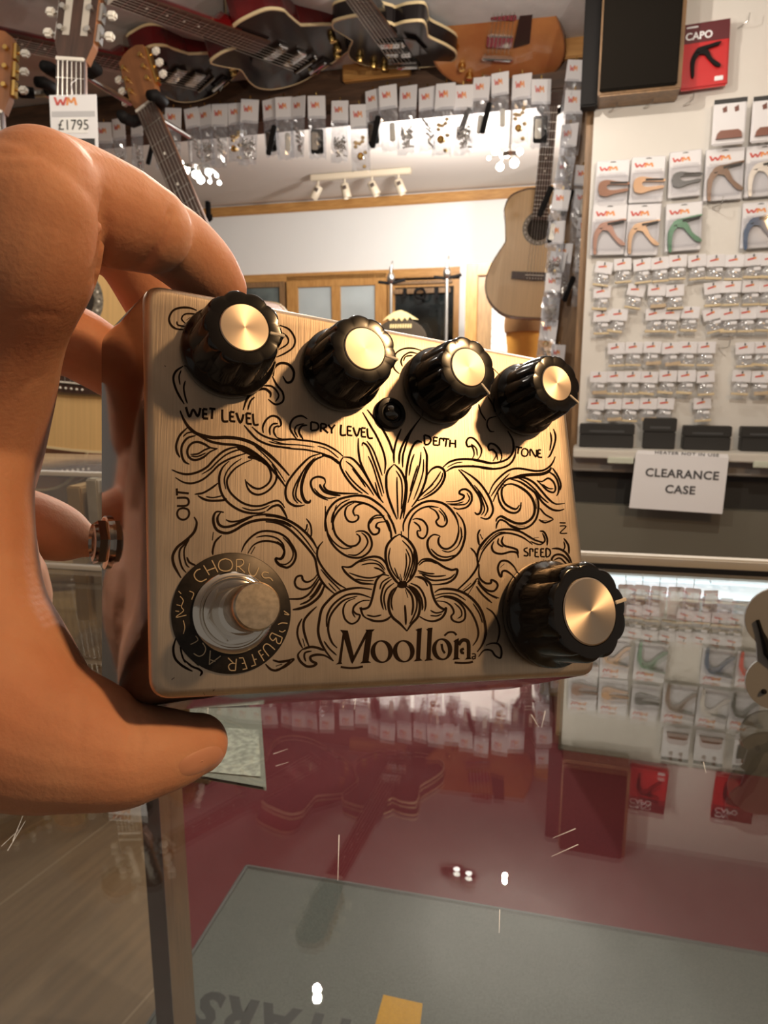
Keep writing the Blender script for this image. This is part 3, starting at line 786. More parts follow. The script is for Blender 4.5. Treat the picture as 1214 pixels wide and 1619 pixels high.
vs, fs = text_polys('HEATER NOT IN USE', h*.10, 'CENTER', 1.15, .0002)
mb.add(vs, fs, 0, Matrix.Translation((w*.55, -.0030, .004)) @ RX @ Matrix.Scale(.75, 4, (0, 1, 0)))
mb.build('lettering', mat('print_grey_black', (.07, .07, .075), .6), ps)
# ------------------------------------------------------------------ guitars
m_spruce = mat('spruce_top', (.72, .47, .20), .32, var=.12, scale=4, stretch=(40, 1, 1))
m_spruce2 = mat('pale_cedar_top', (.70, .50, .27), .35, var=.10, scale=4, stretch=(40, 1, 1))
m_rosew = mat('rosewood', (.075, .035, .022), .4, var=.5, scale=12, stretch=(10, 1, 1))
m_mahog = mat('mahogany', (.30, .12, .045), .35, var=.3, scale=6, stretch=(10, 1, 1))
m_blackl = mat('black_lacquer', (.012, .009, .009), .2, spec=.4)
m_redl = mat('cherry_lacquer', (.16, .004, .005), .12, coat=.6, col2=(.03, .002, .003), scale=3.2)
m_bind = mat('cream_binding', (.72, .58, .34), .4)
m_ivory = mat('ivory_buttons', (.78, .74, .66), .3)
m_sun = mat('natural_maple', (.50, .22, .075), .2, var=.4, scale=5, col2=(.30, .10, .03), coat=.6)
m_hole = mat('soundhole_dark', (.02, .014, .010), .8)
m_string = mat('strings', (.62, .58, .52), .3, 1.0)
m_abalone = mat('rosette_inlay', (.34, .30, .24), .4, var=.7, scale=160)

def body_outline(L, lo, wa, up, cut=None):
    """closed outline, tail at y=0, neck joint at y=L"""
    half = [(0, 0.0), (lo*.55, .018*L), (lo*.90, .13*L), (lo, .27*L), (lo*.90, .42*L), (wa*1.01, .58*L), (wa, .63*L), (up*.95, .76*L), (up, .84*L), (up*.86, .94*L), (up*.45, .995*L), (.03, L)]
    rt = spline([(x, y, 0) for x, y in half], 4)
    if cut:
        h2 = [(0, 0.0), (lo*.55, .018*L), (lo*.90, .13*L), (lo, .27*L), (lo*.90, .42*L), (wa*1.01, .58*L), (wa*1.02, .66*L), (up*.92, .78*L), (up*.88, .86*L), (up*.55, .86*L), (up*.30, .82*L), (.035, .84*L)]
        lf = spline([(x, y, 0) for x, y in h2], 4)
    else: lf = rt
    return [(p.x, p.y) for p in rt] + [(-p.x, p.y) for p in lf[::-1]][:-1]

def guitar(name, label, M, L=.49, lo=.185, wa=.12, up=.14, dep=.10, scale=.65, cut=False, top=None, side=None, kind='acoustic', hole_y=.69, bridge_y=None,
           slotted=True, tuner=None, headL=.19, flip=1, binding=None, group=None, top2=None):
    t = thing(name, label, 'guitar', M, group)
    o = [(flip*x, y) for x, y in body_outline(L, lo, wa, up, cut)]
    if flip < 0: o = o[::-1]
    b_ = m_bind if binding is None else binding
    mb = MB(); mb.prism(o, -dep, 0, 0, 1, mb=1)
    def ins(k): return [((x)*k, (y - L*.47)*k + L*.47) for x, y in o]
    n = len(o)
    for z0, z1 in ((-.006, .001), (-dep - .001, -dep + .006)):
        a = ins(1.008); vs = [(x, y, z0) for x, y in a] + [(x, y, z1) for x, y in a] + [(x, y, z1) for x, y in ins(.985)] + [(x, y, z0) for x, y in ins(.985)]
        for q in range(4):
            mb.add(vs, [(q*n + i, q*n + (i+1) % n, ((q+1) % 4)*n + (i+1) % n, ((q+1) % 4)*n + i) for i in range(n)], 2)
    if top2:
        vs = [(x, y, .0006) for x, y in ins(.80)]; mb.poly(vs, 3)
    mb.build('body', [top or m_spruce, side or m_mahog, b_, top2 or m_spruce], t)
    hy = L*hole_y; nut = L*hole_y + (scale - (L*hole_y - (bridge_y or L*.30)))
    by = bridge_y or L*.30; nut = by + scale
    if kind == 'acoustic':
        mb = MB(); mb.lathe([(.046, 0), (.046, .0007), (.064, .0007), (.064, 0)], 48, 0, Matrix.Translation((0, hy, 0)))
        for q in range(20): mb.lathe([(.0025, .0007), (.0025, .0010), (.0001, .001)], 8, 1, Matrix.Translation((.055*math.cos(q*.314), hy + .055*math.sin(q*.314), 0)))
        mb.build('rosette', [m_abalone, m_ivory], t)
        mb = MB(); mb.lathe([(.045, 0), (.045, .0006), (.0001, .0006)], 40, 0, Matrix.Translation((0, hy, 0))); mb.build('soundhole', m_hole, t)
        mb = MB(); mb.prism([(-.09, by - .016), (-.055, by - .018), (0, by - .021), (.055, by - .018), (.09, by - .016), (.09, by + .012), (-.09, by + .012)], 0, .009)
        br = mb.build('bridge', m_rosew, t)
        mb = MB(); mb.bbox((-.037, by - .002, .008), (.037, by + .001, .013), .0005)
        for q in range(6): mb.ball((-.028 + q*.0112, by - .012, .010), .0025, n=5)
        mb.build('saddle', m_ivory, br)
    else:
        for yy in (.36, .55):
            mb = MB(); mb.bbox((-.036, L*yy - .019, .0), (.036, L*yy + .019, .012), .003)
            for q in range(6): mb.cyl((-.026 + .0104*q, L*yy, .012), (-.026 + .0104*q, L*yy, .0135), .0025, n=8)
            mb.build('pickup', m_chromeg, t)
        mb = MB(); mb.bbox((-.045, L*.235, .004), (.045, L*.255, .020), .003); mb.cyl((-.035, L*.245, 0), (-.035, L*.245, .006), .004); mb.cyl((.035, L*.245, 0), (.035, L*.245, .006), .004); mb.build('bridge', m_chromeg, t)
        mb = MB(); mb.tube([(-.03, L*.10, .010), (-.03, .01, .006), (0, -.004, -.01), (.03, .01, .006), (.03, L*.10, .010)], .004, 6); mb.tube([(-.03, L*.10, .010), (.03, L*.10, .010)], .005, 6); mb.build('tailpiece', m_chromeg, t)
        for kx, ky in ((.10, .16), (.125, .30), (.075, .09)):
            mb = MB(); mb.lathe([(.011, 0), (.012, .004), (.009, .016), (.0001, .017)], 20, 0, Matrix.Translation((kx*flip, L*ky + .0, 0))); mb.build('control_knob', m_gold, t, auto=40)
        mb = MB(); mb.prism([(-.04*flip, L*.32), (-.085*flip, L*.36), (-.075*flip, L*.60), (-.045*flip, L*.66)], .006, .009); mb.build('pickguard', mat('pickguard', (.03, .02, .016), .15), t)
    # neck, fretboard, strings
    w0, w1 = .026, .030
    mb = MB(); N = 10; vs = []
    y0, y1 = L*.93, nut
    for i in range(N + 1):
        y = y0 + (y1 - y0)*i/N; w = w1 + (w0 - w1)*i/N; dpt = .024 if i > 1 else .05
        for q in range(9):
            a = math.pi*q/8; vs.append((-w*math.cos(a), y, .002 - dpt*math.sin(a)))
    mb.add(vs, [(i*9+q, i*9+q+1, (i+1)*9+q+1, (i+1)*9+q) for i in range(N) for q in range(8)]); mb.poly([vs[N*9 + q] for q in range(9)]); 
    mb.build('neck', side if kind != 'acoustic' and side else m_mahog, t, smooth=False)
    mb = MB(); fe = hy + .030 if kind == 'acoustic' else L*.68
    mb.prism([(-w1*1.03, fe), (w1*1.03, fe), (w0, nut), (-w0, nut)], .002, .008)
    for q in range(1, 20):
        y = nut - scale*(1 - 2**(-q/12)); 
        if y < fe + .004: break
        w = w0 + (w1 - w0)*(nut - y)/(nut - fe); mb.box((-w, y - .0009, .008), (w, y + .0009, .0092), 1)
        if q in (3, 5, 7, 9): mb.lathe([(.0035, .008), (.0035, .0084), (.0001, .0084)], 10, 2, Matrix.Translation((0, y + .012, 0)))
    mb.build('fretboard', [m_rosew, m_nickel, m_ivory], t)
    mb = MB(); zb = .013 if kind == 'acoustic' else .021
    for q in range(6): mb.tube([(-.029 + .0116*q, by, zb), (-.021 + .0084*q, nut, .0105)], .0005 if q > 2 else .0007, 4)
    mb.build('strings', m_string, t)
    # headstock
    hd = thing_part = None
    Mh = Matrix.Translation((0, nut, .002)) @ Matrix.Rotation(R(-12), 4, 'X')
    mb = MB(); ho = [(-.026, 0), (.026, 0), (.036, .03), (.037, headL*.93), (.020, headL), (0, headL*1.02), (-.020, headL), (-.037, headL*.93), (-.036, .03)]
    mb.prism(ho, -.018, 0, 0, 1, M=Mh)
    if slotted:
        for sx in (-1, 1): mb.prism([(sx*.017 - .0065, .045), (sx*.017 + .0065, .045), (sx*.017 + .0065, headL*.82), (sx*.017 - .0065, headL*.82)], .0, .0008, 2, M=Mh)
    hs = mb.build('headstock', [m_rosew if slotted else (side or m_mahog), m_mahog, m_cream2], t)
    mb = MB(); mb.bbox((-.026, nut - .004, .004), (.026, nut + .002, .0115), .0008); mb.build('nut', m_ivory, t)
    tm, bmx = tuner or (m_gold, m_ivory)
    for sx in (-1, 1):
        for q in range(3):
            yq = .055 + q*(headL*.78 - .055)/2.0
            mb = MB(); mb.box((sx*.036 - .004, yq - .016, -.018), (sx*.040 + .004, yq + .016, -.004), 0, Mh)
            mb.cyl((sx*.038, yq, -.012), (sx*.052, yq, -.014), .0028, n=8, M=Mh); mb.lathe([(.005, 0), (.005, .008), (.0001, .008)], 10, 0, Mh @ Matrix.Translation((sx*.026, yq, 0)))
            tp = mb.build('tuner', tm, t)
            mb = MB(); mb.bbox((sx*.058 - .009, yq - .0075, -.020), (sx*.058 + .009, yq + .0075, -.006), .004, 0, Mh); mb.build('tuner_button', bmx, tp)
    return t
m_chromeg = mat('guitar_chrome', (.75, .74, .73), .08, 1.0)
m_cream2 = mat('slot_light', (.50, .46, .40), .4)

def hang(px, py, d, roll=0.0, yaw=0.0, lean=0.0):
    """frame with z to the viewer, y up"""
    p = P(px, py, d)
    m = frame(p, EX, EZ, -EY) 
    return m @ Matrix.Rotation(R(yaw), 4, 'Y') @ Matrix.Rotation(R(roll), 4, 'Z') @ Matrix.Rotation(R(lean), 4, 'X')

# classical guitar hanging in the archway
Mg = hang(838, 503, 2.86, -3.5, 6)
guitar('classical_guitar', 'pale topped classical guitar with a cutaway hanging beside the bag covered post', Mg, L=.49, lo=.192, wa=.128, up=.142, dep=.09, top=m_spruce2, kind='acoustic', hole_y=.70, bridge_y=.165, scale=.63, binding=mat('dark_binding', (.12, .06, .03), .4))
_q = Mg @ Vector((0, .165 + .63, 0)); _z = RP(560, 316, 6.5).z + .02
gh = thing('guitar_hanger', 'hanger holding the classical guitar below the far ceiling', 'hanger', Matrix.Translation(_q))
mb = MB()
for s_ in (-1, 1): mb.tube([(s_*.018, .03, -.03), (s_*.044, 0, -.018), (s_*.046, -.01, .014)], [.011, .012, .011], 8)
mb.build('padded_yoke', m_black, gh, smooth=True)
mb = MB(); mb.tube([(-.02, .03, -.03), (0, .045, -.03), (.02, .03, -.03)], .007, 6); mb.cyl((0, .045, -.03), (0, .045, _z - _q.z), .006); mb.build('rod', m_steel, gh)
# guitars on the left
Ml = hang(112, 712, 1.42, -5.3, 10)
guitar('acoustic_guitar', 'light topped slot headed acoustic guitar carrying the white price tag', Ml, L=.47, lo=.185, wa=.125, up=.14, top=m_spruce, hole_y=.625, bridge_y=.135, scale=.575, tuner=(m_steel, m_ivory), headL=.17)
Ml2 = hang(26, 775, 1.62, -2.0, 14)
guitar('acoustic_guitar', 'brown necked acoustic guitar with gold tuners hanging at the left edge of the photo', Ml2, L=.47, lo=.17, wa=.12, up=.135, top=m_sun, hole_y=.625, bridge_y=.135, scale=.66, slotted=False, headL=.17)
_p = P(232, 168, 1.60)
_M3 = hang(232, 168, 1.60, 24, -4)
guitar('acoustic_guitar', 'slanting brown guitar with gold tuners and white buttons behind the index finger', _M3 @ Matrix.Translation((0, -.92, 0)), L=.44, lo=.15, wa=.10, up=.085, top=m_sun, side=m_mahog, hole_y=.62, bridge_y=.12, scale=.80, slotted=False, headL=.15)

# hangers
def hanger(px, py, d, label, roll=0, reach=.16):
    M = hang(px, py, d, roll)
    t = thing('guitar_hanger', label, 'hanger', M)
    mb = MB()
    for s in (-1, 1): mb.tube([(s*.020, -.0, -.03), (s*.044, 0, -.018), (s*.046, .0, .014), (s*.040, -.004, .032)], [.012, .013, .013, .011], 10)
    mb.build('padded_yoke', m_black, t, smooth=True)
    mb = MB(); mb.tube([(-.022, 0, -.032), (0, 0, -.036), (.022, 0, -.032)], .008, 8); mb.cyl((0, 0, -.036), (0, 0, -.036 - reach), .006); mb.build('arm', m_steel, t)
hanger(114, 108, 1.44, 'padded black guitar hanger above the price tag')
hanger(50, 138, 1.62, 'padded black guitar hanger at the far left of the photo')
hanger(226, 172, 1.585, 'padded black guitar hanger under the white tuner buttons', 24)

# price tag
p = P(115, 152, 1.24); k = mscale(p)
w, h = 81*k, 80*k
tg = thing('price_tag', 'white swing tag priced £1795 hanging on the guitar neck', 'price tag', hang(115, 150, 1.24, -2.5, 6))
mb = MB(); mb.bbox((-w/2, -h, -.0008), (w/2, 0, .0008), .0004, 0)
_l = MB(); logo(_l, -w*.38, -h*.20, w*.46, h*.16, 0, 1, 2)
_l.v = [Vector((v.x, v.z, .0012)) for v in _l.v]
mb.v += _l.v; k0 = len(mb.v) - len(_l.v); mb.f += [[i + k0 for i in f] for f in _l.f]; mb.m += _l.m
mb.add([(-w*.46, -h*.40, .0011), (w*.46, -h*.40, .0011), (w*.46, -h*.30, .0011), (-w*.46, -h*.30, .0011)], [(0, 1, 2, 3)], 3)
mb.box((-w*.30, -h*.70, .0010), (w*.30, -h*.42, .0014), 4); mb.box((-w*.20, -h*.98, .0010), (w*.44, -h*.80, .0014), 5)
mb.build('card', [m_paper, m_red, m_orange, mat('grey_print', (.50, .50, .52), .5), mat('sticker_white', (.85, .85, .83), .5), m_ink2], tg)
vs, fs = text_polys('£1795', h*.27, 'CENTER', 1.0, 0)
mb = MB(); mb.add(vs, fs, 0, Matrix.Translation((0, -h*.56, .0020))); mb.build('lettering', m_ink2, tg)
mb = MB(); mb.tube([(0, 0, 0), (-.006, .02, -.006), (.004, .03, -.010)], .0006, 5); mb.build('string_loop', m_paper, tg)

# guitars slung under the low ceiling
def slung(px, py, d, ydir, L, roll=0):
    y = Vector(ydir).normalized(); zf = Vector((0, 0, -1)); zf = (zf - y*zf.dot(y)).normalized(); x = y.cross(zf)
    return frame(P(px, py, d), x, y, zf) @ Matrix.Rotation(R(roll), 4, 'Y') @ Matrix.Translation((0, -L*.5, 0))
guitar('electric_guitar', 'red and black guitar with cream binding under the ceiling, larger of the two', slung(442, 82, 1.98, (-.50, -.80, -.13), .43, 14), L=.43, lo=.175, wa=.12, up=.14, dep=.070, cut=True, top=m_blackl, side=m_redl, kind='electric', slotted=False)
guitar('electric_guitar', 'red and black guitar slung from the ceiling, the smaller one behind the white tuner buttons', slung(285, 118, 2.15, (-.60, -.75, -.13), .36, 14), L=.36, lo=.14, wa=.10, up=.11, dep=.06, cut=True, top=m_blackl, side=m_redl, kind='electric', slotted=False)
guitar('electric_guitar', 'black electric guitar with chrome pickups slung from the ceiling over the middle of the beam', slung(622, 70, 1.98, (-.25, -.85, -.06), .40, -4), L=.40, lo=.16, wa=.11, up=.13, dep=.045, cut=True, top=m_blackl, side=m_blackl, kind='electric', slotted=False, flip=-1)
guitar('electric_guitar', 'amber brown hollow body guitar slung from the ceiling, right of the black one', slung(795, 30, 1.95, (-.02, -.75, .36), .45, -4), L=.45, lo=.19, wa=.13, up=.15, dep=.055, cut=True, top=m_sun, side=m_sun, kind='electric', slotted=False, binding=m_mahog, flip=-1)

# ------------------------------------------------------------------ clear bags of parts on the beam and on the post
def bag_proto(kind, w, h, label, group, seed):
    rg = random.Random(seed)
    t = thing('parts_bag', label, 'bag', Matrix.Identity(4), group)
    hh = h*.36
    mb = MB(); mb.bbox((-w/2, -.004, -hh), (w/2, -.001, 0), .001, 0)
    logo(mb, -w*.30, -hh*.55, w*.44, hh*.28, -.0046, 1, 2)
    mb.prism([(-.002, 0), (.002, 0), (.002, h*.06), (-.002, h*.06)], -.002, .001, 3, M=RX)
    a = mb.build('header_card', [m_card, m_red, m_orange, m_gold], t)
    # crumpled film
    mb = MB(); N = 10; vs = []
    for sd in (-1, 1):
        for i in range(N + 1):
            for j in range(7):
                u, v = j/6, i/N
                bulge = math.sin(math.pi*min(1, u)) * math.sin(math.pi*min(1, .12 + v*.86)) * w*.26
                vs.append((-w*.5 + w*u + rg.uniform(-.02, .02)*w, -.003 + sd*bulge + rg.uniform(-.05, .05)*w, -hh*.9 - (h*1.0 - hh*.9)*v + (rg.uniform(-.03, .03)*h if i == N else 0)))
    q = (N + 1)*7
    for s in (0, 1): mb.add([vs[s*q + i] for i in range(q)], [(i*7+j, i*7+j+1, (i+1)*7+j+1, (i+1)*7+j) for i in range(N) for j in range(6)])
    b = mb.build('pouch', m_poly, t)
    mb = MB(); z0, z1 = -h*.93, -h*.48
    if kind == 'screws':
        for q in range(40):
            p = Vector((rg.uniform(-.34, .34)*w, rg.uniform(-.12, .06)*w, rg.uniform(z0, z0 + (z1-z0)*.75))); d = Vector((rg.uniform(-1, 1), rg.uniform(-.5, .5), rg.uniform(-1, 1))).normalized()*w*.22
            mb.cyl(p, p + d, w*.035, n=6, m=0); mb.ball(p, w*.06, 0, n=5)
    elif kind == 'plate':
        mb.bbox((-w*.36, -.012, z0), (w*.36, -.004, z1 - .01), .003, 3); mb.bbox((-w*.30, -.016, z0 + .01), (w*.05, -.010, z1 - .02), .002, 0)
    elif kind == 'gold':
        for q in range(9):
            p = Vector((rg.uniform(-.3, .3)*w, rg.uniform(-.1, .05)*w, rg.uniform(z0, z1))); mb.bbox(p - Vector((w*.10, .006, w*.07)), p + Vector((w*.10, .006, w*.07)), .002, 1)
        mb.lathe([(w*.14, 0), (w*.17, .004), (w*.17, .012), (w*.14, .014), (w*.10, .01)], 20, 1, Matrix.Translation((0, -.01, z0 + h*.14)) @ RX)
    elif kind == 'tuners':
        for q in range(6):
            p = Vector((rg.uniform(-.28, .28)*w, rg.uniform(-.1, .05)*w, z0 + (z1-z0)*(q + .5)/6)); Mt = Matrix.Translation(p) @ Matrix.Rotation(rg.uniform(-1, 1), 4, 'Y')
            mb.bbox((-w*.16, -.008, -w*.07), (w*.06, .006, w*.07), .002, 0, Mt); mb.cyl((w*.06, 0, 0), (w*.20, 0, 0), .003, n=6, m=0, M=Mt); mb.ball((w*.24, 0, 0), (w*.07, .005, w*.06), 2, Mt, n=6)
    elif kind == 'black':
        mb.bbox((-w*.30, -.012, z0 - h*.05), (w*.02, -.002, z1), .003, 3, Matrix.Rotation(R(16), 4, 'Y')); mb.bbox((w*.02, -.014, z0 + .01), (w*.32, -.004, z1 - .02), .003, 2)
    c = mb.build('contents', [m_nickel, m_gold, m_cream, m_black], t)
    return kids(t, a, b, c)
KND = ['screws', 'plate', 'gold', 'tuners', 'black']
GB = 'clear bags of guitar parts along the beam'
BGB = BMF - .03
xs = [(168,196,1),(192,190,0),(222,186,3),(258,182,4)] + [(282,176,0),(303,172,3),(325,169,0),(351,167,3),(376,166,2),(402,163,0),(428,159,1),(453,158,4),(478,158,3),(505,157,1),(538,160,0),(568,166,2),
      (590,143,1),(616,140,4),(647,137,0),(676,139,3),(708,138,2),(733,136,0),(763,123,4),(792,120,4),(826,118,2),(856,128,1)]
protos_b = {}
rng = random.Random(11)
for i, (x, y, kd) in enumerate(xs):
    lab = 'white headed bag of guitar parts, %s from the left along the beam' % ORD[i]
    p = RP(x, y, BGB); M = FR(p - EY*rng.uniform(0, .03), R(rng.uniform(-5, 5)), R(rng.uniform(-15, 15)))
    sc = rng.uniform(.92, 1.12)
    M = M @ Matrix.Scale(sc, 4)
    if kd not in protos_b:
        protos_b[kd] = bag_proto(KND[kd], .056, .185, lab, GB, kd + 3); protos_b[kd].matrix_basis = M
    else: dup(protos_b[kd], M, lab)
GP = 'clear bags of guitar parts down the post'
ys = [(911,95,3),(909,143,0),(902,196,3),(897,248,4),(890,300,1),(882,350,0),(893,385,3),(884,398,0),(876,432,0),(872,470,2),(870,505,3),(884,545,1)]
for i, (x, y, kd) in enumerate(ys):
    lab = 'bag of guitar parts, %s from the top down the post' % ORD[i]
    p = RP(x, y, BMF - .05 - .012*(i % 3)); M = FR(p, R(rng.uniform(2, 9)), R(rng.uniform(-30, 10))) @ Matrix.Scale(rng.uniform(.82, .98), 4)
    dup(protos_b[kd], M, lab, GP)
for i, (x, y, kd) in enumerate([(921,300,3),(922,262,4),(926,345,0),(924,400,4)]):
    p = RP(x, y, BMF - .03); M = FR(p, R(4), R(20)) @ Matrix.Scale(.85, 4)
    dup(protos_b[kd], M, 'bag of parts wedged between post and pegboard, %s of four from the top' % ORD[[1, 0, 2, 3][i]], GP)

# ------------------------------------------------------------------ clear box standing on the glass at the left
q0 = FP(20, 893, GZ + .001); wbx = .36
bx = thing('acrylic_box', 'clear acrylic display box on the glass counter at the left behind the hand', 'display box', frame(q0, gd, gn, EZ))
hb = .108; t_ = .004
pieces = [((-.12, 0, 0), (wbx, t_, hb)), ((-.12, .16, 0), (wbx, .16 + t_, hb)), ((-.12, t_, 0), (-.116, .16, hb)), ((wbx - t_, t_, 0), (wbx, .16, hb)), ((-.12, 0, hb), (wbx, .16 + t_, hb + t_))]
for lo_, hi_ in pieces:
    mb = MB(); mb.box(lo_, hi_); mb.build('clear_panel', m_acryl, bx)
mb = MB()
for z in (0, hb): mb.bbox((-.12, -.003, z - .001), (wbx, .002, z + .005), .001)
mb.build('polished_edges', mat('polished_edge', (.85, .87, .88), .2), bx)
for i, (x0, x1, z1, col, lab) in enumerate(((.035, .055, .085, (.50, .33, .16), 'narrow tan box inside the acrylic box, leftmost of its contents'), (.062, .078, .095, (.60, .52, .40), 'narrow pale box inside the acrylic box, second of its contents'),
                             (.086, .094, .10, (.30, .20, .12), 'thin brown strip standing inside the acrylic box'), (.100, .122, .080, (.42, .40, .38), 'grey box inside the acrylic box, rightmost of its contents'))):
    bt = MB(); bt.bbox((x0, .06, .0005), (x1, .10, z1), .002)
    o = bt.build('small_box', mat('carton_%d' % i if False else 'carton_' + 'abcd'[i], col, .5, var=.2, scale=40), M=frame(q0, gd, gn, EZ)); tag(o, lab, 'box', 'cartons in the acrylic box')
# shelf with small goods behind the box
SB = 1.55
pz = RP(100, 742, SB); l, r = A(RP(-260, 740, SB)), A(RP(300, 740, SB))
sh = thing('side_shelf', 'dark wooden shelf unit with small goods below the hanging acoustic guitar', 'shelf', MRoom)
mb = MB(); mb.bbox((l, SB, pz.z - .02), (r, SB + .25, pz.z), .003); mb.build('shelf_board', m_midwood, sh)
mb = MB(); mb.box((l, SB + .25, .0045), (r, SB + .27, pz.z + .10)); mb.build('back_panel', m_darkwood, sh)
mb = MB(); mb.box((l, SB + .01, .0045), (r, SB + .03, pz.z - .02)); mb.build('front_panel', m_midwood, sh)
for i, (x0, x1, y0, col, lab) in enumerate(((60, 74, 702, (.70, .64, .55), 'white box on the side shelf beside the hand'), (76, 102, 722, (.62, .60, .64), 'pale box on the side shelf, second from the left'), (104, 116, 724, (.10, .17, .24), 'dark blue tub on the side shelf, left of the paler blue tub'), (122, 148, 722, (.22, .30, .42), 'paler blue tub on the side shelf, next to the pedal'))):
    p = RP((x0 + x1)/2, 741, SB + .05); k = mscale(p); w = (x1 - x0)*k; h = (741 - y0)*k
    o = MB(); o.bbox((-w/2, 0, 0), (w/2, .04, h), .003)
    t = thing('shelf_tub', lab, 'tub', frame(Vector((p.x, p.y, pz.z + .0005)), EX, EY, EZ)); o.build('tub', mat('tub_' + 'abcd'[i], col, .45), t)
    o = MB(); o.bbox((-w*.53, -.002, h), (w*.53, .042, h + .006), .002); o.build('lid', mat('tub_lid', (.60, .60, .60), .4), t)

# blank pale card under the glass
cz = GZ - .0105
cd = thing('card_holder', 'grey framed pale card flat under the glass by the thumb tip', 'card holder')
mb = MB(); q = [FP(x, y, cz) for x, y in ((300, 1120), (412, 1118), (421, 1245), (303, 1224))]
mb.poly(q); mb.add([v - EZ*.002 for v in q], [(3, 2, 1, 0)]); mb.build('frame', mat('grey_acrylic', (.30, .30, .29), .35), cd)
mb = MB(); q = [FP(x, y, cz + .0006) for x, y in ((318, 1148), (409, 1154), (412, 1228), (318, 1219))]
mb.poly(q); mb.build('card', mat('speckled_card', (.62, .62, .60), .5, var=.45, scale=260), cd)

# grey double disc card standing on the glass at the right
f0 = FP(1220, 1121, GZ); kd = mscale(f0)
dd = thing('cable_disc', 'grey figure of eight card with a black lead standing on the glass', 'disc', frame(Vector((f0.x, f0.y, GZ + .0006)), EX, EY, EZ) @ Matrix.Rotation(R(-6), 4, 'X'))
ko = kd*1.06
mb = MB()
up_ = [(math.cos(a)*47*ko, (136 + math.sin(a)*47)*ko) for a in [R(-52 + 284*i_/26) for i_ in range(27)]]
lw_ = [(math.cos(a)*40*ko, (40 + math.sin(a)*40)*ko) for a in [R(130 + 280*i_/24) for i_ in range(25)]]
mb.prism(up_ + lw_, 0, .0025, M=RX); mb.build('disc', mat('grey_felt', (.30, .30, .30), .8), dd)
mb = MB(); pts = [(-30, 133), (-24, 116), (-17, 100), (-13, 84), (-6, 70), (8, 58)]
mb.tube([(x*ko, -.0035, z*ko) for x, z in pts], [.0011, .0013, .0026, .0026, .0012, .0010], 8); mb.ball((-14*ko, -.003, 26*ko), .0018, n=6)
mb.build('lead', m_black, dd)
# small pink packs hanging below the light strip, inside the counter
for i, (x, y, h_) in enumerate(((990, 925, 52), (1016, 926, 56), (1043, 928, 50), (1070, 929, 54), (1097, 931, 55), (1124, 932, 56), (1151, 934, 50))):
    p = FP(x, 908, GZ) + gn*.004; d_ = ray(x, y); p = CAM + d_*((p - CAM).dot(gn)/d_.dot(gn)); kk = mscale(p)
    t = thing('plectrum_pack', 'pink pack hanging under the light strip inside the counter, %s from the left' % ORD[i], 'pack', frame(p, gd, gn, EZ) @ Matrix.Rotation(R((-3, 2, 4, -2, 3, -4, 2)[i]), 4, 'Y'), 'pink packs under the light strip')
    mb = MB(); mb.bbox((-12*kk, 0, -h_*kk), (12*kk, .004, 0), .001, 0); mb.box((-9*kk, -.0004, -h_*.42*kk), (9*kk, .0002, -h_*.12*kk), 1)
    mb.build('card', [mat('pink_print', (.46, .12, .13), .5, var=.5, scale=120), m_card], t)
    mb = MB(); mb.tube([(0, .002, 0), (0, .003, 12*kk), (0, .006, 17*kk)], .0005, 5); mb.build('hook', m_steel, t)
# ceiling spots whose bulbs glint in the glass
for i, (x, y) in enumerate(((722, 1374), (741, 1381))):
    # the mirror image tells where under the ceiling each lamp hangs
    d = ray(x, y); h = FP(x, y, GZ); dm = Vector((d.x, d.y, -d.z)); zz = zt - .03; lp = h + dm*((zz - GZ)/dm.z)
    t = thing('ceiling_spot', 'small lit ceiling spotlight seen only as a glint in the glass, %s of the pair' % ORD[i], 'spotlight', Matrix.Translation(lp), 'ceiling spots over the counter')
    mb = MB(); mb.lathe([(.022, .0), (.024, .004), (.020, .03), (.0001, .03)], 24); mb.build('housing', m_steel, t, auto=40)
    mb = MB(); mb.ball((0, 0, .002), (.010, .010, .006)); mb.build('bulb', m_bulb, t, smooth=True)
# ------------------------------------------------------------------ the effect pedal
# face corners seen in the photograph, placed as a plane in space
_c = [P(226.5, 444, .153415), P(889, 570, .20318), P(945, 1068, .189582), P(238, 1107, .139817)]
_eu = (_c[1] - _c[0]).normalized()
_n = (_c[1] - _c[0]).cross(_c[3] - _c[0]).normalized()
if _n.dot(AF) > 0: _n = -_n
_ey = _n.cross(_eu).normalized()
PED = frame(_c[0], _eu, _ey, _n)            # x right, y up, z out of the face, metres
PEDI = PED.inverted()

def fl(px, py, h=0.0):                      # pixel -> pedal coordinates on the plane z = h
    o = PEDI @ CAM; d = PEDI.to_3x3() @ ray(px, py)
    t = (h - o.z) / d.z
    return o + d * t

FC = [PEDI @ p for p in _c]

# brushed, tarnished case metal
m_case, _nt, _bs = _new('brushed_case_metal')
_bs.inputs['Metallic'].default_value = 1.0
_bs.inputs['Roughness'].default_value = 0.42
_tc = _nt.nodes.new('ShaderNodeTexCoord')
_mp = _nt.nodes.new('ShaderNodeMapping'); _mp.inputs['Scale'].default_value = (1.0, 0.03, 1.0)
_nt.links.new(_tc.outputs['Object'], _mp.inputs[0])
_n1 = _nt.nodes.new('ShaderNodeTexNoise'); _n1.inputs['Scale'].default_value = 2600; _n1.inputs['Detail'].default_value = 3
_nt.links.new(_mp.outputs[0], _n1.inputs[0])
_n2 = _nt.nodes.new('ShaderNodeTexNoise'); _n2.inputs['Scale'].default_value = 55; _n2.inputs['Detail'].default_value = 6
_nt.links.new(_tc.outputs['Object'], _n2.inputs[0])
_rp = _nt.nodes.new('ShaderNodeValToRGB')
_rp.color_ramp.elements[0].position = .3; _rp.color_ramp.elements[0].color = (.54, .43, .33, 1)
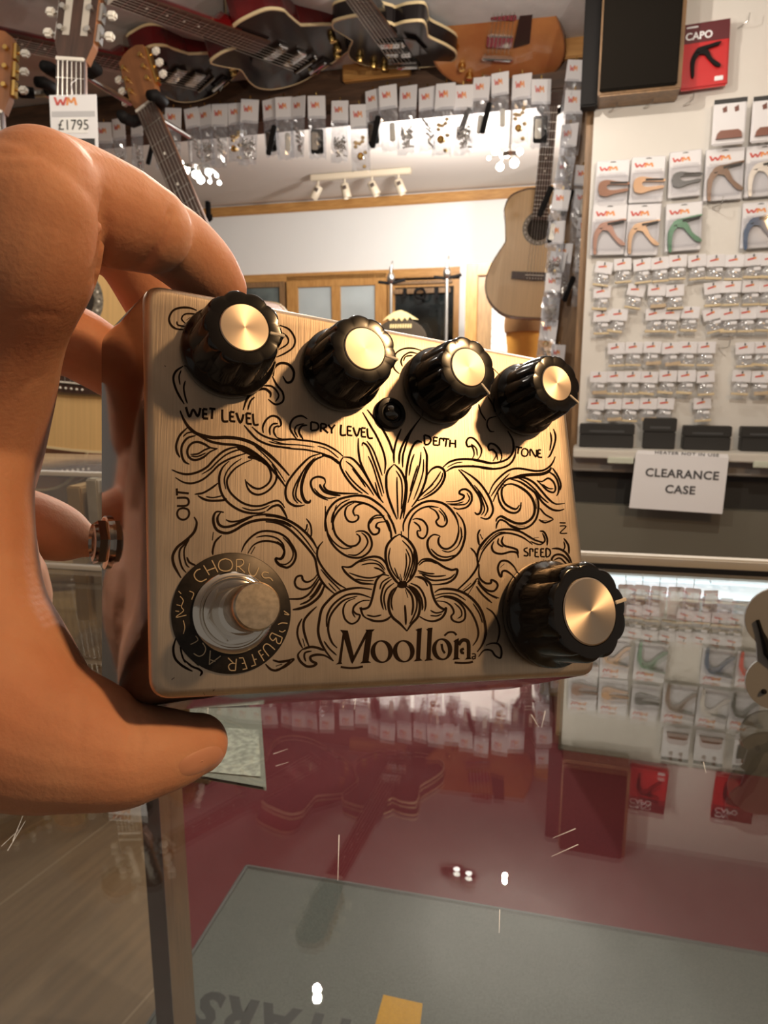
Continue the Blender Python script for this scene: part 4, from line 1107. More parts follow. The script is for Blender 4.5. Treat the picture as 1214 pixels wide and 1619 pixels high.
_rp.color_ramp.elements[1].position = .65; _rp.color_ramp.elements[1].color = (.72, .59, .46, 1)
_nt.links.new(_n2.outputs[0], _rp.inputs[0])
_mx = _nt.nodes.new('ShaderNodeMix'); _mx.data_type = 'RGBA'; _mx.blend_type = 'MULTIPLY'; _mx.inputs[0].default_value = .22
_nt.links.new(_rp.outputs[0], _mx.inputs[6]); _nt.links.new(_n1.outputs[0], _mx.inputs[7])
_nt.links.new(_mx.outputs[2], _bs.inputs['Base Color'])
_bp = _nt.nodes.new('ShaderNodeBump'); _bp.inputs['Strength'].default_value = .18; _bp.inputs['Distance'].default_value = .0002
_nt.links.new(_n1.outputs[0], _bp.inputs['Height']); _nt.links.new(_bp.outputs[0], _bs.inputs['Normal'])
m_polish = mat('polished_case_side', (.27, .235, .22), .09, 1.0)
m_ink = mat('blackened_engraving', (.020, .012, .008), .9, 0.0, spec=.05)
m_knob = mat('black_glossy_plastic', (.008, .007, .007), .16, 0.0, spec=.5)
m_cap = brushed('spun_aluminium', (.72, .60, .48), .46, .8)
m_chrome = mat('chrome', (.80, .76, .70), .10, 1.0)
m_button = mat('worn_nickel', (.62, .53, .42), .32, 1.0, var=.25, scale=900)
m_line = mat('pointer_white', (.75, .68, .58), .4)
m_ledg = mat('dark_lens', (.012, .011, .010), .05, 0, coat=1.0)

pedal = thing('effect_pedal', 'engraved brushed metal guitar effect pedal with black knobs held in the hand', 'effect pedal', PED)

def rrect(cs, off, rad, seg=7):
    """rounded outline through four corners TL,TR,BR,BL pushed outward by off"""
    sg = [(-1, 1), (1, 1), (1, -1), (-1, -1)]
    c = [Vector((cs[i].x + sg[i][0]*off, cs[i].y + sg[i][1]*off, 0)) for i in range(4)]
    out = []
    for i in range(4):
        p = c[i]; a = (c[i-1] - p).normalized(); b = (c[(i+1) % 4] - p).normalized()
        s = p + a*rad; e = p + b*rad
        for k in range(seg + 1):
            t = k / seg
            out.append((1-t)**2*s + 2*t*(1-t)*p + t*t*e)
    return out
mb = MB()
_rings = [(-.0016, 0, .0042), (-.0005, -.00025, .0046), (0, -.0010, .005), (.0014*0-.0, -.0016, .0052)]
secs = [(-.0012, .0, .0040), (-.0004, -.0008, .0034), (-.0015, .0005, .0054)]
levels = [(0.0, -.0018, .0036), (-.00025, -.0010, .0040), (-.0009, -.0003, .0043), (-.0020, .0, .0045), (-.0400, .0056, .0062), (-.0410, .0050, .006)]
loops = [[Vector((q.x, q.y, z)) for q in rrect(FC, off, rad)] for z, off, rad in levels]
nl = len(loops[0]); vs = [v for l in loops for v in l]
mb.add(vs, [list(range(nl))[::-1]], 0)
for i in range(len(loops) - 1):
    fs = [(i*nl+k, i*nl+(k+1) % nl, (i+1)*nl+(k+1) % nl, (i+1)*nl+k) for k in range(nl)]
    mb.f += fs; mb.m += [0 if i < 3 else 1] * nl
mb.f.append([(len(loops)-1)*nl + k for k in range(nl)]); mb.m.append(1)
case = mb.build('case', [m_case, m_polish], pedal, auto=35)
bm = bmesh.new(); bm.from_mesh(case.data); bmesh.ops.recalc_face_normals(bm, faces=bm.faces); bm.to_mesh(case.data); bm.free()

# ---- engraving: strokes traced in enlarged crops, (origin x, origin y, scale) then width:points
ENG = [
(260, 640, 6.07, """28:150,55 180,130 230,210 300,270 390,300 480,315 600,312 720,325 830,360 930,420 1040,510 1130,600 1200,680
22:230,215 330,290 440,350 560,375 680,385 780,410 880,470 970,550 1060,650 1130,740 1165,790
10:870,400 960,480 1060,590 1160,740
20:225,215 150,290 115,380 120,450 150,505
13:180,305 220,270 280,260
20:300,295 220,320 170,390 165,470 190,540 240,570
20:510,420 440,410 380,375 310,355 250,380 220,440 235,500 290,530 370,505 440,450 510,420
15:250,475 320,470 390,430 440,415
13:255,490 320,495 400,460
20:70,622 150,655 230,665 320,645 410,595 480,520 560,450 640,415 720,405
18:105,697 190,745 280,750 370,715 450,650 520,580 600,530 700,490 800,460
15:360,665 440,615 510,545 590,480 680,440 740,430
20:620,540 560,600 528,680 530,780 560,870 620,945 710,1005 800,1035 900,1040 970,1025
18:840,525 760,560 680,610 620,680 600,740 620,820 680,890 760,945 850,970 940,965 1030,930 1090,920 1130,950 1155,990
13:740,515 660,570 600,640 575,720 590,810
40:700,410 800,450 880,490 940,530 1020,600
30:800,500 880,510 930,540
18:940,545 1000,600 1025,680 1000,750 930,800 870,800 820,770 785,735
18:1030,570 1075,650 1065,740 1000,820 920,860 850,850 800,800 775,715
13:745,985 830,1010 930,1000 1010,965
20:980,1020 1040,975 1100,965 1140,1010 1180,1090
18:290,858 370,845 450,800 515,750
20:320,870 380,905 450,920 560,915 600,900
12:400,880 470,890 560,870
18:765,195 820,260 890,330 980,375 1080,400 1210,410
16:840,210 920,280 1010,320 1100,335 1210,335
10:1000,350 1100,375 1210,380
18:950,270 945,210 980,140 1040,105 1100,130 1120,190 1090,215
16:1015,290 1010,230 1040,185 1090,180
16:1075,310 1050,260 1060,215 1100,200"""),
(420, 640, 6.07, """18:300,330 245,250 235,190 270,130 340,105 400,135
14:310,310 280,250 300,200 370,180
18:360,330 320,260 345,205 400,195
16:105,310 160,330 260,330 360,340 470,355 580,385 680,440 745,495
14:0,370 120,400 250,420 380,430 500,455 580,480 690,530
10:60,340 180,375 330,385 470,405
10:500,395 600,430 700,510
18:745,500 715,560 735,630 790,720 860,800 930,850
18:750,500 820,510 880,560 940,640 1000,740 1050,830 1090,900
13:770,540 830,590 900,680 980,780 1040,870
13:830,610 900,700 960,790
13:765,630 820,710 900,790 990,860
18:890,320 890,420 905,530 940,620 990,720 1060,850 1130,940
16:925,395 935,365 980,400 1020,490 1060,600 1100,720 1135,850
14:970,345 1030,430 1080,560 1120,680
13:985,490 1030,590 1070,720 1120,880
12:1050,740 1080,850 1110,920
17:930,70 1000,190 1070,310 1130,450 1150,560 1140,660
19:975,45 1050,140 1120,230 1180,340 1210,420 1225,470
20:520,470 430,500 350,570 270,660 210,750 190,840 210,920 270,965 330,970 375,960
14:480,500 400,580 310,720 265,830 275,900 310,945
26:560,490 470,530 410,600 370,680 345,780 350,860 380,925 420,935 430,910
14:370,620 320,730 290,840 300,900 350,945
24:540,480 620,500 680,540 715,570
18:600,915 540,890 470,840 435,770 445,715 500,690 560,705 575,745
17:575,745 560,780 590,820 660,840 750,850 890,850
22:520,760 530,790 570,835 650,860 720,870
12:465,800 520,860 600,895 680,885
20:1200,1080 1140,1000 1070,940 990,890 900,870 800,880 700,910 630,970 585,1050 570,1140 575,1214
18:1190,1214 1150,1110 1090,1030 1010,970 930,940 830,930 750,970 690,1030 655,1100 640,1200
13:810,905 720,950 650,1040 630,1130
16:850,940 780,980 762,1050 790,1110 840,1125 885,1100 890,1065 860,1055
16:1020,970 940,945 870,970 840,1020 860,1070"""),
(580, 640, 6.07, """18:330,230 285,340 260,460 262,560
19:430,230 350,370 315,470 310,570
17:520,120 420,260 370,400 345,500 345,600
20:260,570 200,640 185,740 200,860 240,980 290,1100
20:265,570 330,640 370,740 370,860 345,1000 320,1100
13:290,690 290,800 295,950 300,1090
13:280,630 330,720 340,850 330,1000
10:195,690 195,800 220,930 260,1050
20:530,360 480,350 430,420 400,520 380,640 375,750
14:455,470 425,560 405,680
20:545,400 575,480 575,580 570,700 530,820 490,900 430,980
14:520,450 510,560 470,700 430,820 395,940
14:490,580 450,700 415,830
12:545,520 540,640 500,780 450,910
16:375,690 385,800 370,950 350,1090
20:570,690 620,620 680,595 735,620 750,680 720,760 660,830 580,880 490,920
14:510,870 590,800 660,720 710,640
14:540,880 640,810 710,720 730,650
12:500,890 560,830 640,760
19:730,600 790,550 870,525 960,520 1060,530 1150,550 1214,560
19:760,640 830,600 920,590 1020,590 1120,600 1214,610
10:770,600 850,560 920,550
16:1010,520 1030,470 1010,400 970,400 955,360 975,320 1020,320 1070,370 1100,430 1090,490 1060,525
12:1000,375 1050,420 1060,490
20:880,620 950,700 1020,790 1080,880 1100,960 1090,1030 1060,1050 1035,1030
18:900,620 1000,680 1090,760 1160,860 1200,950 1210,1020 1180,1080 1140,1095 1090,1080
14:1030,770 1100,860 1150,960 1160,1010 1130,1070
12:1060,800 1100,900 1130,1000 1100,1060
18:760,930 860,925 920,900 930,870 890,850 900,820 950,810 1000,850 1005,920 960,980 880,1000 830,985
12:960,845 985,900 950,950 880,960 800,960
10:770,950 850,950 930,930
20:350,1214 355,1130 410,1030 480,970 560,930 650,925 740,950 810,1010 860,1090 885,1180
16:400,1214 410,1130 450,1050 520,995 600,975 690,985
16:600,985 660,1020 690,1080 665,1120 690,1160 740,1165 770,1120 750,1050 700,990
10:690,1010 740,1070 750,1120"""),
(730, 640, 6.07, """16:300,540 330,480 300,430 265,435 255,395 280,370 330,390 370,440 385,500 370,540
12:290,430 330,460 345,530
18:440,250 490,340 495,440 450,510 380,545 280,560 190,545 100,530
18:520,420 510,490 470,560 400,600 300,615 200,605 100,580
14:850,260 860,340 845,440
16:880,230 900,300 890,380 850,480 825,505
18:260,860 300,770 370,690 450,630 530,610 620,620 710,635 790,625 850,585 880,540 897,495
28:480,700 570,680 660,670 760,665 830,640 860,600
14:280,880 340,790 400,720 460,660
18:300,930 330,860 370,790 430,720 500,700 600,700 690,745 760,820 830,900 900,950 990,945
18:460,710 560,740 650,800 720,860 780,940 860,1000 930,1015 985,1000
14:540,700 620,740 700,810 770,890 830,940
16:720,725 770,735 830,705 880,740 900,800 880,840 820,820 770,770 720,725
12:770,760 830,800 880,805
16:870,605 920,680 950,760 945,820
16:830,640 890,680 925,750 930,830 910,875
18:345,830 360,920 400,990 460,1030 520,1035 560,1000 570,935
18:430,770 390,800 385,870 410,940 460,980 520,1000 555,960
22:400,770 480,760 560,790 640,850 690,930 700,1020 670,1090 600,1135 520,1135 440,1100 380,1070 340,1090 330,1120
18:690,830 730,910 735,1010 710,1100 650,1165 570,1190 490,1165 430,1130
12:520,1160 610,1165
10:710,900 720,1000
14:750,990 800,1050 880,1095
16:740,1100 800,1130 880,1100
12:760,1110 820,1110
16:330,1190 340,1140 370,1105 420,1120 480,1170 560,1200"""),
(260, 800, 6.07, """24:285,105 310,160 290,240 240,300 180,350 120,400 80,480 90,560 130,640 160,690
16:235,310 190,370 150,420 145,500 170,590 210,640
14:240,320 195,400 190,480 210,560 240,590
18:215,490 240,540 300,570
24:570,60 500,55 470,110 480,190 520,240 600,260 680,230 760,180 850,145 960,130 1060,140 1160,170 1214,200
22:540,60 510,110 520,170 570,200 650,190 740,150 850,100
16:590,130 640,150 720,140 800,110 860,90
18:850,95 950,80 1060,90 1150,115 1214,150
12:1040,125 1130,145 1214,180
18:470,250 460,330
18:550,280 490,340 465,420 465,470
18:740,440 770,370 830,300 910,250 1000,240 1100,260 1180,310 1214,350
18:800,455 850,380 930,340 1030,340 1110,370 1150,430 1140,490 1110,510 1070,500 1075,540 1120,580 1190,590
14:880,300 980,285 1080,310 1140,370 1150,440
18:830,460 870,390"""),
(420, 800, 6.07, """22:0,95 100,100 200,130 300,185 390,260 450,330 495,410
20:0,150 110,165 210,210 310,300 400,400 470,495 490,580 510,670 560,750 610,800 660,840
12:60,125 180,150 290,220 390,330 480,460
14:390,120 430,180 440,260 430,310
14:400,170 390,220 370,240
12:410,215 400,270
20:90,250 180,290 250,370 290,460 270,540 210,590 140,565 95,510 150,500 180,440 160,380 110,340
13:165,300 230,370 265,450 245,520 190,560 130,550
18:550,340 510,390 495,440 500,500 540,580 620,680 700,750 770,790
12:530,605 600,690 680,770 720,810
10:605,740 650,790 680,820
18:500,650 460,700 400,730 360,710 345,670 300,680 280,730 300,780 360,800 430,780 480,720 510,670
10:340,690 380,730
18:520,690 470,770 410,850 330,890 225,890
18:550,720 490,830 410,910 330,945
24:570,750 520,860 430,940 340,980 260,995
12:535,720 470,830 420,880
20:490,965 420,1030 370,1100 365,1180 385,1265 420,1357
17:350,1080 315,1150 305,1225 325,1305 355,1365
22:1020,800 900,785 780,800 680,840 600,910 540,990 515,1100 505,1207 530,1307 580,1397 650,1487
18:1010,880 900,845 790,850 700,900 630,970 590,1060 585,1160
18:880,865 760,900 680,970 620,1060 600,1167 612,1247 642,1317 686,1362
14:561,1297 611,1367 681,1432
16:860,885 780,920 745,990 760,1080 820,1130 880,1105 905,1050 870,1035 840,1000 860,950 930,910 1000,905
12:890,930 850,970 835,1020 860,1070
20:730,580 810,585 880,540 960,500 1050,485 1120,510 1170,580
20:730,580 770,640 840,700 920,740 1040,750
13:920,565 1000,550 1080,560 1140,620
14:800,640 900,675 1000,690 1090,670 1140,640
12:860,700 950,715 1040,715
10:900,540 1000,515 1090,540 1150,610
14:1040,590 1100,610 1150,650
18:575,0 575,120 590,240 620,330 680,410 760,470 840,495 920,490 990,440 1020,370 1000,290 950,245 890,240 865,250
18:680,-10 650,90 645,170 670,270 730,340 800,385 870,375 905,330 900,290 870,265
12:600,260 650,340 740,405 830,400
14:790,465 870,470 940,420 980,350 960,290 920,255
18:1140,95 1060,90 1000,140 990,210 1030,270 1080,260 1090,220 1060,200 1080,160 1150,150
12:1000,170 1040,120 1120,110"""),
(580, 800, 6.07, """22:315,270 250,310 195,380 180,470 195,570 230,650 290,730 330,750
22:315,270 400,330 460,420 480,520 465,620 420,700 370,750
12:225,400 210,500 240,610 300,700
14:340,330 420,420 440,530 400,660 370,730
12:375,410 415,510 390,630 355,720
12:375,450 380,560 355,690
14:450,430 455,560 410,690
10:265,590 300,680 330,730
10:320,650 340,720
20:490,560 530,515 600,510 670,540 740,585 810,612 868,610 850,680 790,730 710,750 610,755
14:500,570 550,530 620,530 670,555
14:490,620 580,645 650,650
14:500,640 600,670 680,675 760,665
16:530,660 620,710 720,710 800,690 845,650
20:460,680 520,680 570,710 610,750 625,820 650,900 690,960 740,990 760,980 750,1030 710,1080 640,1105 570,1095 505,1060
12:480,680 550,710 585,770
16:420,740 500,780 550,860 565,940 555,1010
14:610,1000 660,1025 720,1015 750,985
12:610,1050 670,1055 720,1035
16:400,760 470,800 520,880 535,960 530,1000
20:215,670 150,660 95,710 75,780 55,870 30,950 0,980 -48,988 -60,975 -35,1050 20,1090
20:0,1075 60,1100 130,1105 190,1090 240,1050
16:240,700 170,760 140,850 140,920 160,995
13:230,680 150,730 125,800
14:260,740 190,800 165,890 185,1000
14:0,1045 70,1060 140,1045
22:300,770 240,820 210,910 215,1000 250,1070 320,1130 385,1200
22:385,1200 430,1130 490,1060 510,960 490,870 440,800 380,770
14:290,780 245,860 235,940 250,1000
18:370,780 430,860 445,960 430,1050
14:400,780 470,870 480,970 450,1060 410,1130
18:365,950 372,1040 375,1140
12:370,800 395,880
60:300,740 335,755 385,745
22:650,830 700,800 780,795 870,810 960,850 1040,920 1100,1010 1133,1120 1140,1227 1110,1327 1060,1400
17:660,890 740,865 840,880 920,930 1000,1020 1050,1120 1070,1210 1058,1280 1018,1340
12:650,860 740,840 850,845 950,905
12:1020,935 1080,1030 1110,1120
16:670,910 750,920 810,960 835,1020 810,1060 830,1100 890,1115 940,1080 940,1000 890,930 820,890 740,875
12:840,930 900,990 910,1050 870,1080
16:440,130 480,120 540,140 580,200 575,270 540,310 495,290 485,240 515,240
14:450,150 500,190 520,240
20:860,60 920,140 945,240 930,350 890,440 820,500 760,520 690,510 620,460 585,390 590,320 640,275 700,285
18:880,190 880,260 850,350 790,405 730,405 690,360 690,310 705,290
14:615,410 680,470 760,490 850,470
10:720,425 790,440 870,390 920,290
13:900,200 910,290 880,380
18:330,240 335,300
18:400,210 400,320
18:190,130 215,190 232,260 235,320
18:200,80 250,170 280,270
18:1214,250 1140,320 1080,400 1060,490 1065,560 1040,620 980,700 880,800
14:1060,690 1000,770 920,830
14:1050,720 970,850
12:1090,225 1065,280 1070,350 1090,380
12:1090,270 1110,320
14:995,400 1040,450 1060,510"""),
(720, 790, 6.07, """18:210,550 230,480 280,400 350,330 430,290 530,285 620,305 700,350 770,390 840,410
16:225,600 260,500 330,410 410,340 490,320 580,335 660,370 740,430
10:250,480 330,380 410,320 480,310
16:810,300 850,310 880,370 880,440
14:835,320 860,380 840,410 770,385
12:720,400 800,430 850,415
12:750,370 800,360
18:370,400 350,450 370,500 440,520 530,500 590,510 605,560
18:460,350 445,400 470,440 540,460 590,480 605,520
14:415,370 410,420 460,455
18:600,710 560,640 500,590 440,590 410,640 415,700 440,740 450,690 490,685 540,720 560,750
12:430,650 470,615
18:230,620 225,700 240,760 290,800 340,800 345,770 390,790 405,830 370,875 310,870 250,820 215,750
10:340,810 355,790
14:215,780 260,850 330,910 420,945
16:200,830 260,910 350,990
12:215,800 300,890 400,950
14:210,560 215,620 180,700 100,790 20,860
14:150,800 70,870
18:925,470 990,470 1050,500 1090,550 1120,620
16:1040,370 1085,440 1090,520
12:1040,400 1050,450 1035,490
18:930,630 925,570 960,530 1020,530 1070,570 1110,630
14:945,580 1000,560 1050,600 1070,630
14:845,575 855,630
14:905,575 910,630
14:235,285 215,340 230,420
12:235,330 265,380"""),
(440, 900, 6.07, """22:230,770 310,745 380,755 440,780
22:230,770 190,820 210,880 270,930 330,930 365,905 320,880 310,840 370,820 450,830 530,880
16:320,785 260,800 250,840 265,885
14:235,665 255,740
12:100,290 170,292
16:-30,880 20,885 90,875 150,865 60,940 -20,960"""),
(620, 900, 6.07, """14:905,370 970,420 1020,520 1030,620 1000,720
16:830,840 880,780 950,780 990,830 1040,850 1050,780 1020,720 960,710 900,730
8:70,70 110,140"""),
(260, 900, 6.07, """20:970,910 1020,960 1080,970 1150,930 1210,875
18:1040,870 1110,890 1210,875
18:1070,930 1130,910
22:110,660 85,760 100,850 150,910 210,950 270,980
16:150,740 170,830 200,900
20:190,870 260,930 330,960 360,990 340,1025
14:240,850 330,930
12:70,1060 95,1040
12:465,1170 480,1155
8:375,1185 385,1210"""),
(260, 470, 6.07, """18:310,125 240,100 150,100 80,130 45,200 60,260 110,300 190,310
14:330,175 290,160 200,160 165,205 200,250
13:120,230 130,265 200,280
12:250,190 210,220
20:180,660 110,710 85,780 110,880 150,960 190,1025
14:160,700 140,760 150,840
16:200,800 185,870 200,960 220,1020
16:0,655 12,665"""),
(200, 430, 3.035, """8:735,255 780,275 808,320 800,360 760,390 715,410
7:735,285 772,312 772,345 725,375
11:705,500 710,460 740,437 780,445 803,480 795,520 770,530 750,500
9:700,500 720,540 750,580 750,620 715,635 680,610
11:560,662 578,610 610,575 660,560 690,580 690,602
8:655,545 700,550 730,590 715,622
8:582,662 595,620 615,600"""),
(620, 520, 6.07, """14:290,210 200,185 110,190 40,230 10,300 20,380 70,430
14:240,235 170,225 110,260 85,310 100,360
12:200,255 130,265 110,310
12:950,360 1020,430
13:920,650 970,740 990,800
13:1000,840 930,860 910,920 940,980 980,985
13:830,720 850,800 900,880"""),
]
LET = [
(260, 640, 6.07, """23:205,20 240,115 275,45 320,110 345,30
22:370,40 370,130|370,40 412,45|375,85 410,90|370,130 420,132
22:430,35 490,42|460,40 455,135
22:555,45 560,150 612,158
20:630,65 630,155|630,65 672,72|630,110 665,115|630,155 682,160
22:690,75 730,172 760,90
20:785,80 790,180|785,80 832,85|790,125 825,130|790,180 838,185
20:850,85 860,185 905,188
20:118,802 122,870|122,838 235,850
20:120,893 205,892 230,912 232,945 205,968 120,970
19:180,990 225,1005 238,1045 220,1085 180,1103 138,1085 122,1045 138,1005 180,990"""),
(420, 640, 6.07, """18:435,165 435,245|435,165 490,175 508,210 490,240 435,247
18:530,180 530,260|530,180 572,188 580,208 560,223 530,225|548,225 600,270
18:600,190 635,235|665,190 635,235 635,275
19:725,190 722,285 772,288
16:785,205 785,290|785,205 827,210|785,245 820,250|785,290 832,295
18:840,215 875,300 905,220
16:920,220 920,305|920,220 960,225|920,260 955,262|920,305 965,308
18:975,225 985,312 1030,318"""),
(580, 640, 6.07, """18:550,290 555,380|550,290 598,305 615,342 590,378 555,382
16:640,310 640,385|640,310 682,315|640,345 675,348|640,385 690,388
16:700,320 695,390|700,320 732,328 738,350
16:730,322 792,330|765,330 755,402
16:800,335 795,405|850,335 850,412|800,368 850,372"""),
(730, 640, 6.07, """16:515,402 580,412|548,410 538,470
14:605,418 630,432 636,458 626,485 603,494 580,482 575,455 585,428 605,418
15:655,490 660,425 712,500 718,430
14:735,430 730,500|735,430 762,434|732,465 758,467|730,500 772,505"""),
(720, 790, 6.07, """13:1000,221 1058,223
12:1002,252 1062,256 1006,318 1072,322
14:692,462 664,472 664,492 694,512 690,538 655,535
14:715,470 715,542|715,470 742,476 742,500
14:765,470 765,545|765,470 797,472|765,505 790,505|765,545 802,548
14:820,470 820,545|820,470 852,472|820,505 845,505|820,545 857,548
14:870,465 870,550|870,465 902,478 912,510 898,542 870,550"""),
(440, 900, 6.07, "20:600,938 645,944 700,948 760,944 812,933"),
(620, 900, 6.07, """20:600,895 640,899 690,900 740,896 775,886
18:502,638 540,606 590,605 618,632
20:475,715 485,770 507,806
26:688,762 664,775 670,800 690,803
34:637,725 672,682 716,684 734,722 734,862
11:768,812 798,816 796,862|796,834 770,842 776,862 796,854"""),
]
FILL = [   # solid letter pieces of the maker's name
(440, 900, 6.07, [[(610,590),(668,592),(725,830),(712,908),(698,890)], [(700,880),(712,908),(858,625),(858,585),(842,600)],
  [(848,585),(905,580),(864,895),(806,898)], [(618,620),(634,650),(603,905),(576,908)], [(594,582),(668,588),(660,606),(612,606)],
  [(552,914),(614,910),(605,890),(583,888)], [(785,903),(890,897),(868,880),(808,882)], [(838,580),(926,576),(908,596),(850,602)]]),
(620, 900, 6.07, [[(242,570),(285,565),(268,860),(230,865)], [(224,580),(285,562),(280,600),(250,600)], [(208,884),(292,876),(268,855),(230,860)],
  [(342,565),(386,560),(368,860),(330,862)], [(327,575),(388,560),(383,600),(350,600)], [(310,880),(394,873),(370,855),(330,858)],
  [(600,680),(640,660),(634,860),(594,862)], [(588,690),(640,660),(632,700),(605,705)], [(578,870),(652,863),(632,845),(595,850)], [(698,867),(762,861),(750,845),(715,848)]]),
]
RINGS = [(440, 900, 993, 790, 107, 110, 62, 96), (440, 900, 1204, 787, 105, 108, 62, 94), (620, 900, 480, 768, 97, 106, 56, 90)]

EZ0 = .00007
def ribbon_mesh(data, z=EZ0, curved=True, wk=1.0):
    mb = MB(); zi = [0]
    for ox, oy, s, txt in data:
        for line in txt.strip().splitlines():
            w, body = line.split(':')
            for st in body.split('|'):
                pts = [tuple(float(c) for c in q.split(',')) for q in st.split()]
                raw = [(ox + x / s, oy + y / s) for x, y in pts]
                sp = spline([Vector((x, y, 0)) for x, y in raw], 7 if curved else 5) if len(raw) > 2 else [Vector((x, y, 0)) for x, y in raw]
                W = float(w) / s * .5 * wk; N = len(sp); vs = []
                for i, p in enumerate(sp):
                    t = sp[min(i+1, N-1)] - sp[max(i-1, 0)]
                    if t.length < 1e-9: t = Vector((1, 0, 0))
                    nn = Vector((-t.y, t.x, 0)).normalized()
                    u = i / max(1, N - 1)
                    tp = 1.0 if not curved else .38 + .62 * min(1, 5 * min(u, 1 - u) + .05)
                    for sgn in (-1, 1):
                        q = p + nn * W * tp * sgn
                        vs.append(fl(q.x, q.y, z))
                zi[0] += 1
                mb.add(vs, [(2*i, 2*i+1, 2*i+3, 2*i+2) for i in range(N - 1)])
    return mb
def up_faces(o):
    bm = bmesh.new(); bm.from_mesh(o.data)
    for f in bm.faces:
        f.normal_update()
        if f.normal.z < 0: f.normal_flip()
    bm.to_mesh(o.data); bm.free(); return o
up_faces(ribbon_mesh(ENG, wk=1.1).build('scrollwork_engraving', m_ink, pedal))
up_faces(ribbon_mesh(LET[:5], curved=False).build('label_engraving', m_ink, pedal))
lb = ribbon_mesh(LET[5:], curved=False)
for ox, oy, s, polys in FILL:
    for pl in polys: lb.poly([fl(ox + x / s, oy + y / s, EZ0) for x, y in pl])
for ox, oy, cx, cy, ax, ay, bx, by in RINGS:
    n = 28; vs = []
    for k in range(n):
        a = 2*math.pi*k/n
        vs.append(fl(ox + (cx + ax*math.cos(a)) / 6.07, oy + (cy + ay*math.sin(a)) / 6.07, EZ0))
        t = -.16     # slanted stress of the round letters
        c, s_ = bx*math.cos(a), by*math.sin(a)
        vs.append(fl(ox + (cx + c*math.cos(t) - s_*math.sin(t)) / 6.07, oy + (cy + c*math.sin(t) + s_*math.cos(t)) / 6.07, EZ0))
    lb.add(vs, [(2*k, 2*k+1, (2*k+3) % (2*n), (2*k+2) % (2*n)) for k in range(n)])
up_faces(lb.build('maker_name_engraving', m_ink, pedal))

# ---- knobs
def knob_mesh(rb, H, rt, rc, ang, lobes=10):
    body = MB(); n = 120; rings = []
    prof = [(rb*.985, 0, 0), (rb, .04*H, 0), (rb, .16*H, 0), (rb*.97, .21*H, 0), (rb*.90, .26*H, .02), (rb*.88, .34*H, .055), (rb*.60 + rt*.40 - rb*.06, .62*H, .07),
            (rt*1.01, .92*H, .075), (rt*.99, .96*H, .07), (rt*.95, .995*H, .055), (rt*.90, 1.0*H, .04), (rc*1.02, 1.0*H, 0), (rc*1.0, .985*H, 0)]
    vs = []
    for r, z, fa in prof:
        for k in range(n):
            a = 2*math.pi*k/n
            sc = abs(math.cos(lobes*a/2.0))          # round lobes between hollow flutes
            vs.append(Vector((r*(1 - fa*(1 - sc**.8)*1.25)*math.cos(a), r*(1 - fa*(1 - sc**.8)*1.25)*math.sin(a), z)))
    fs = [(i*n+k, i*n+(k+1) % n, (i+1)*n+(k+1) % n, (i+1)*n+k) for i in range(len(prof)-1) for k in range(n)]
    fs += [list(range(n))[::-1], [(len(prof)-1)*n+k for k in range(n)]]
    body.add(vs, fs)
    cap = MB(); cap.lathe([(rc*.99, .95*H), (rc*.99, 1.005*H), (rc*.95, 1.02*H), (rc*.5, 1.022*H), (.00001, 1.022*H)], 72)
    ln = MB(); w = rb*.032
    ln.bbox((rc*1.03, -w, H*.99), (rt*1.0, w, H*1.015), w*.4)
    ln.bbox((rt*.965, -w, H*.60), (rt*1.02, w, H*1.012), w*.4)
    return body, cap, ln
KN = [('large', 18.6, -13.7, 10.6, .0146, 8.5, 5.25, -2), ('', 45.8, -13.8, 10.2, .0146, 8.3, 5.0, -8), ('', 73.0, -14.0, 10.0, .0146, 8.1, 4.85, -45),
      ('', 99.6, -14.2, 9.9, .0146, 8.0, 4.75, -32), ('', 103.5, -72.1, 13.9, .0165, 12.2, 8.25, 14)]
for i, (nm, x, y, rb, H, rt, rc, ang) in enumerate(KN):
    b, c, l = knob_mesh(rb/1000, H, rt/1000, rc/1000, ang)
    M = Matrix.Translation((x/1000, y/1000, .0001)) @ Matrix.Rotation(R(ang), 4, 'Z')
    k = b.build('knob', m_knob, pedal, M, auto=50)
    c.build('knob_cap', m_cap, k, auto=30)
    l.build('pointer_line', m_line, k)
    if i == 4: k['label'] = 'large lower right knob'

# ---- LED bezel
mb = MB(); mb.lathe([(.0041, 0), (.0041, .0008), (.0037, .0013), (.0027, .0014), (.0025, .0009), (.0023, .0009)], 40)
led = mb.build('indicator_bezel', m_knob, pedal, Matrix.Translation((.0590, -.0229, .0001)), auto=40)
mb = MB(); mb.ball((0, 0, .0006), (.0022, .0022, .0019)); mb.build('indicator_lens', m_ledg, led, smooth=True)

